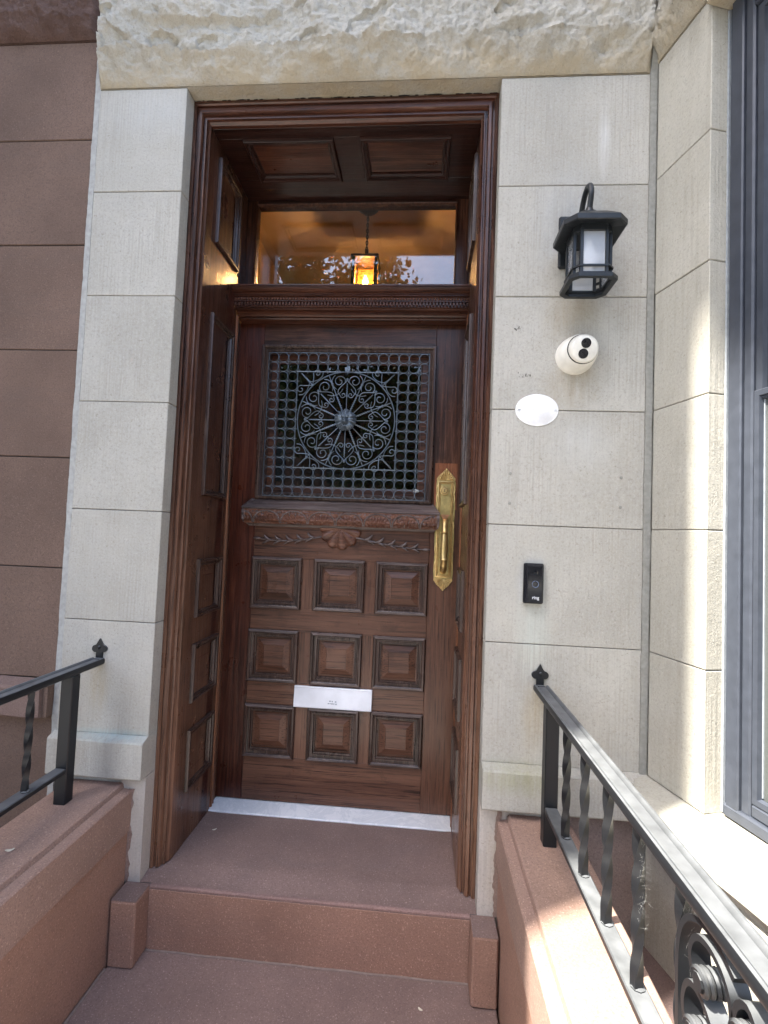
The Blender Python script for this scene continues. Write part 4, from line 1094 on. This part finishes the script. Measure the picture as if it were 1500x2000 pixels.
# ------------------------------------------------------------------ handrails
def handrail(X, label, y_end, scroll):
    hr = empty('handrail', (X, -.12, -.80), label, 'handrail', 'black iron handrails on the stoop walls')
    RPr = [(-.0200, -.454), (-.0215, -.450), (-.0215, -.443), (-.0195, -.4385), (-.0160, -.4375), (-.0125, -.4395), (-.0100, -.4425), (.0100, -.4425), (.0125, -.4395), (.0160, -.4375), (.0195, -.4385), (.0215, -.443), (.0215, -.450), (.0200, -.454), (.013, -.4585), (-.013, -.4585)]
    n = len(RPr); N = 24; y0 = -.012; vs = []
    for i in range(N+1):
        y = y0+(y_end-y0)*i/N
        for a, z in RPr: vs.append((X+a, y, z))
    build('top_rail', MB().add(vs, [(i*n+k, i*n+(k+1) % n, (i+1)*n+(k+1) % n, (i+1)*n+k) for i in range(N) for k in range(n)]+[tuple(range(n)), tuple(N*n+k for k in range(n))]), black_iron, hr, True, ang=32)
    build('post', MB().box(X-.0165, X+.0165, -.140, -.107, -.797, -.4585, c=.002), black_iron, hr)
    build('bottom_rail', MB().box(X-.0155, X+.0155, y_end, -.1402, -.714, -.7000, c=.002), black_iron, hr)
    # wall bracket
    fl = []
    for k in range(40):
        a = 2*math.pi*k/40
        fl.append(a)
    def lobe(cx_, cz_, r, a0, a1, m=8): return [(cx_+r*math.cos(math.radians(a0+(a1-a0)*q/m)), cz_+r*math.sin(math.radians(a0+(a1-a0)*q/m))) for q in range(m+1)]
    out = [(-.010, -.442), (-.010, -.424)]+lobe(-.0125, -.4135, .0105, 265, 95)+[(-.010, -.401), (0, -.3835), (.010, -.401)]+lobe(.0125, -.4135, .0105, 85, -85)+[(.010, -.424), (.010, -.442)]
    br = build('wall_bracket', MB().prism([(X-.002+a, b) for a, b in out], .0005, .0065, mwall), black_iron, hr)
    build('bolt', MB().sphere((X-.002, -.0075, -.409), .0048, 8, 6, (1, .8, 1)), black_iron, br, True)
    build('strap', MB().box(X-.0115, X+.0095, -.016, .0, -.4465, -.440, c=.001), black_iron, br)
    # twisted balusters: one built, the rest copied
    def bal(y):
        mb = MB(); vs = []; N = 40; a0 = .0068
        for i in range(N+1):
            t_ = i/N; z = -.7005+(.2425)*t_
            tw = 2*math.pi*0.85*max(0, min(1, (t_-.06)/.88)) + .2
            for k in range(4):
                w = tw+math.pi/4+k*math.pi/2; vs.append((X+a0*1.414*math.cos(w), y+a0*1.414*math.sin(w)*.9, z))
        mb.add(vs, [(i*4+k, i*4+(k+1) % 4, (i+1)*4+(k+1) % 4, (i+1)*4+k) for i in range(N) for k in range(4)]+[(0, 1, 2, 3), tuple(N*4+k for k in range(4))])
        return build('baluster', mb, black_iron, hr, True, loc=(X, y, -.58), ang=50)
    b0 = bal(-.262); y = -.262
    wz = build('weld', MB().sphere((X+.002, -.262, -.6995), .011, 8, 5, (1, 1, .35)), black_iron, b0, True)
    for q in range(1, 4): 
        yy = -.262-.1235*q; bb = copy_to(b0, (X, yy, -.58), hr); copy_to(wz, (X+.002, yy, -.6995), bb)
    if scroll:
        bb = copy_to(b0, (X, -.760, -.58), hr)
        def flat(pts, w_=.011, th_=.0035, name='scroll'):
            pts = cr([Vector((0, a, b)) for a, b in pts], 5); vs = []; N_ = len(pts)
            for i, p_ in enumerate(pts):
                d = (pts[min(i+1, N_-1)]-pts[max(i-1, 0)]).normalized(); nn = Vector((0, -d.z, d.y))
                for sx__, sn in ((-1, -1), (1, -1), (1, 1), (-1, 1)): vs.append((X+sx__*w_, p_.y+nn.y*th_*sn, p_.z+nn.z*th_*sn))
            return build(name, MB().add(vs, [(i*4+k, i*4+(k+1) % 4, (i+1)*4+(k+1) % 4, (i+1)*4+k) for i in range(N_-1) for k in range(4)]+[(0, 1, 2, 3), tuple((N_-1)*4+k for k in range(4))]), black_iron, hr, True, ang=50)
        def coil(yc, zc, r=.012, turns=5):
            pts = [(X-.016+.032*i/60, yc+r*math.cos(2*math.pi*turns*i/60), zc+r*math.sin(2*math.pi*turns*i/60)) for i in range(61)]
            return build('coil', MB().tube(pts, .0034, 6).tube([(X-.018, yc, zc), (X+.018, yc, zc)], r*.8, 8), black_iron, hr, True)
        flat([(-.772, -.700), (-.769, -.60), (-.770, -.53), (-.785, -.490), (-.815, -.470), (-.850, -.468), (-.880, -.480)])
        flat([(-.880, -.560), (-.872, -.505), (-.845, -.485), (-.812, -.490), (-.797, -.515), (-.806, -.538), (-.826, -.536)]); coil(-.826, -.528)
        flat([(-.860, -.640), (-.848, -.575), (-.820, -.550), (-.793, -.556), (-.782, -.585), (-.792, -.608), (-.812, -.605)]); coil(-.811, -.596)
        flat([(-.905, -.620), (-.925, -.530), (-.905, -.490), (-.885, -.500), (-.880, -.525), (-.893, -.535)]); coil(-.897, -.521)
        flat([(-.90, -.70), (-.905, -.60), (-.900, -.56)])
        bb = copy_to(b0, (X, -1.00, -.58), hr); bb = copy_to(b0, (X, -1.12, -.58), hr)
    else:
        for q in range(4, 8): copy_to(b0, (X, -.262-.1235*q, -.58), hr)
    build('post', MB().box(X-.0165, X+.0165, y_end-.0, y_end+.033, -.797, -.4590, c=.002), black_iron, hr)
    return hr
handrail(-.724, 'black iron handrail with twisted balusters over the left stoop wall, fully in shade', -1.2, False)
handrail(.558, 'black iron handrail with scrollwork over the right stoop wall, mostly in sun', -1.2, True)
# cobwebs on the sunny rail
cwm = simple('cobweb', (.30, .30, .29), .7)
cw = MB(); rnd = random.Random(5)
for (ya, yb2, zt, zb) in ((-.640, -.665, -.465, -.60), (-.755, -.80, -.47, -.56)):
    for i in range(80):
        y_ = rnd.uniform(yb2, ya); z_ = rnd.uniform(zb, zt); a = rnd.uniform(0, 6.28); L = rnd.uniform(.002, .009)
        cw.tube([(.558+rnd.uniform(-.006, .006), y_, z_), (.558+rnd.uniform(-.006, .006), y_+L*math.cos(a), z_+L*math.sin(a))], .00006, 3)
tag(build('cobweb', cw, cwm), 'dusty cobwebs hanging in the sunny handrail scrollwork', 'cobweb', kind='stuff')

# ------------------------------------------------------------------ small litter
PB = [((-.445, .235), 'dry pale petal lying on the landing just before the marble threshold'), ((-.700, -.335), 'larger dry petal on the left stoop wall coping')]
def petal(x, y, z, label, s_=1., rz=0.):
    mb = MB()
    def fn(a, b):
        u = (a-.5)*2; v_ = (b-.5)*2; w_ = math.sqrt(max(0, 1-u*u))
        X_, Y_ = u*.008*s_, v_*w_*.0038*s_
        return (x+X_*math.cos(rz)-Y_*math.sin(rz), y+X_*math.sin(rz)+Y_*math.cos(rz), z+.0012+.0025*s_*u*u+.0012*v_*v_)
    mb.grid(fn, 8, 4); o = build('petal', mb, petal_m, None, True); tag(o, label, 'petal', 'dry petals on the stoop'); return o
petal(-.445, .245, lz(-.445, .245), 'dry curled petal on the landing in front of the marble threshold', 1., .6)
petal(-.695, -.330, -.797, 'largest dry petal on the left stoop wall coping', 1.2, .5)
petal(-.742, -.350, -.797, 'tiny dry petal at the outer edge of the left coping', .6, 1.8)
petal(.255, -.100, -1.2505, 'yellowish petal lying on the lower step near the right plinth', .9, -.6)

# ------------------------------------------------------------------ street beyond (seen only as reflections)
def street_tree(x, y, seed, label, zc, rx, rz_, nleaf):
    rn = random.Random(seed)
    tr = empty('street_tree', (x, y, -1.62), label, 'tree', 'street trees across the pavement')
    mb = MB(); mb.tube([(x, y, -1.66), (x+.04, y, 0), (x-.05, y+.05, zc-.8), (x+.1, y, zc+rz_*.5)], .15, 10, rs=[.19, .15, .12, .03])
    for k in range(7):
        a = rn.uniform(0, 6.28); b0 = zc-rz_*.5+k*.25
        mb.tube([(x, y, b0), (x+rx*.4*math.cos(a), y+rx*.4*math.sin(a), b0+.6), (x+rx*.8*math.cos(a), y+rx*.8*math.sin(a), b0+.9)], .05, 6, rs=[.06, .035, .01])
    build('trunk', mb, bark, tr, True)
    mb = MB(); cl = []
    for k in range(60):
        while True:
            p_ = Vector((rn.uniform(-1, 1), rn.uniform(-1, 1), rn.uniform(-1, 1)))
            if p_.length < 1: break
        cl.append((Vector((x+p_.x*rx, y+p_.y*rx, zc+p_.z*rz_)), rn.uniform(.25, .6)))
    for i in range(nleaf):
        c_, r_ = cl[rn.randrange(len(cl))]
        p_ = c_+Vector((rn.gauss(0, .5), rn.gauss(0, .5), rn.gauss(0, .45)))*r_
        a = Vector((rn.gauss(0, 1), rn.gauss(0, 1), rn.gauss(0, .7))).normalized()*rn.uniform(.035, .07); b = a.orthogonal().normalized()*a.length*.55
        mb.add([p_-a, p_+b, p_+a, p_-b], [(0, 1, 2, 3)])
    build('crown', mb, leaf_m, tr, kind='stuff')
street_tree(-1.85, -6.2, 1, 'leafy street tree left of the stoop mirrored in the transom glass', 3.9, 1.75, 2.4, 19000)
street_tree(-.1, -6.8, 2, 'leafy street tree straight across mirrored in the door glass', 1.5, 1.3, 2.0, 9000)
for k, x in enumerate((-13, -5.6, 1.8, 9.2)):
    hs = empty('row_house', (x+3.6, -24, -1.62), 'plain brownstone row house across the street, number %s from the west' % ('one', 'two', 'three', 'four')[k], 'house', 'row houses across the street')
    build('wall', MB().box(x, x+7.3, -30, -22, -1.66, 7.5+.4*(k % 2)), brn, hs)
    for r_ in range(3):
        for c_ in range(3):
            build('window', MB().box(x+1+c_*2.1, x+2.1+c_*2.1, -22.0, -21.95, -.2+r_*2.6, 1.6+r_*2.6), black_gloss, hs)
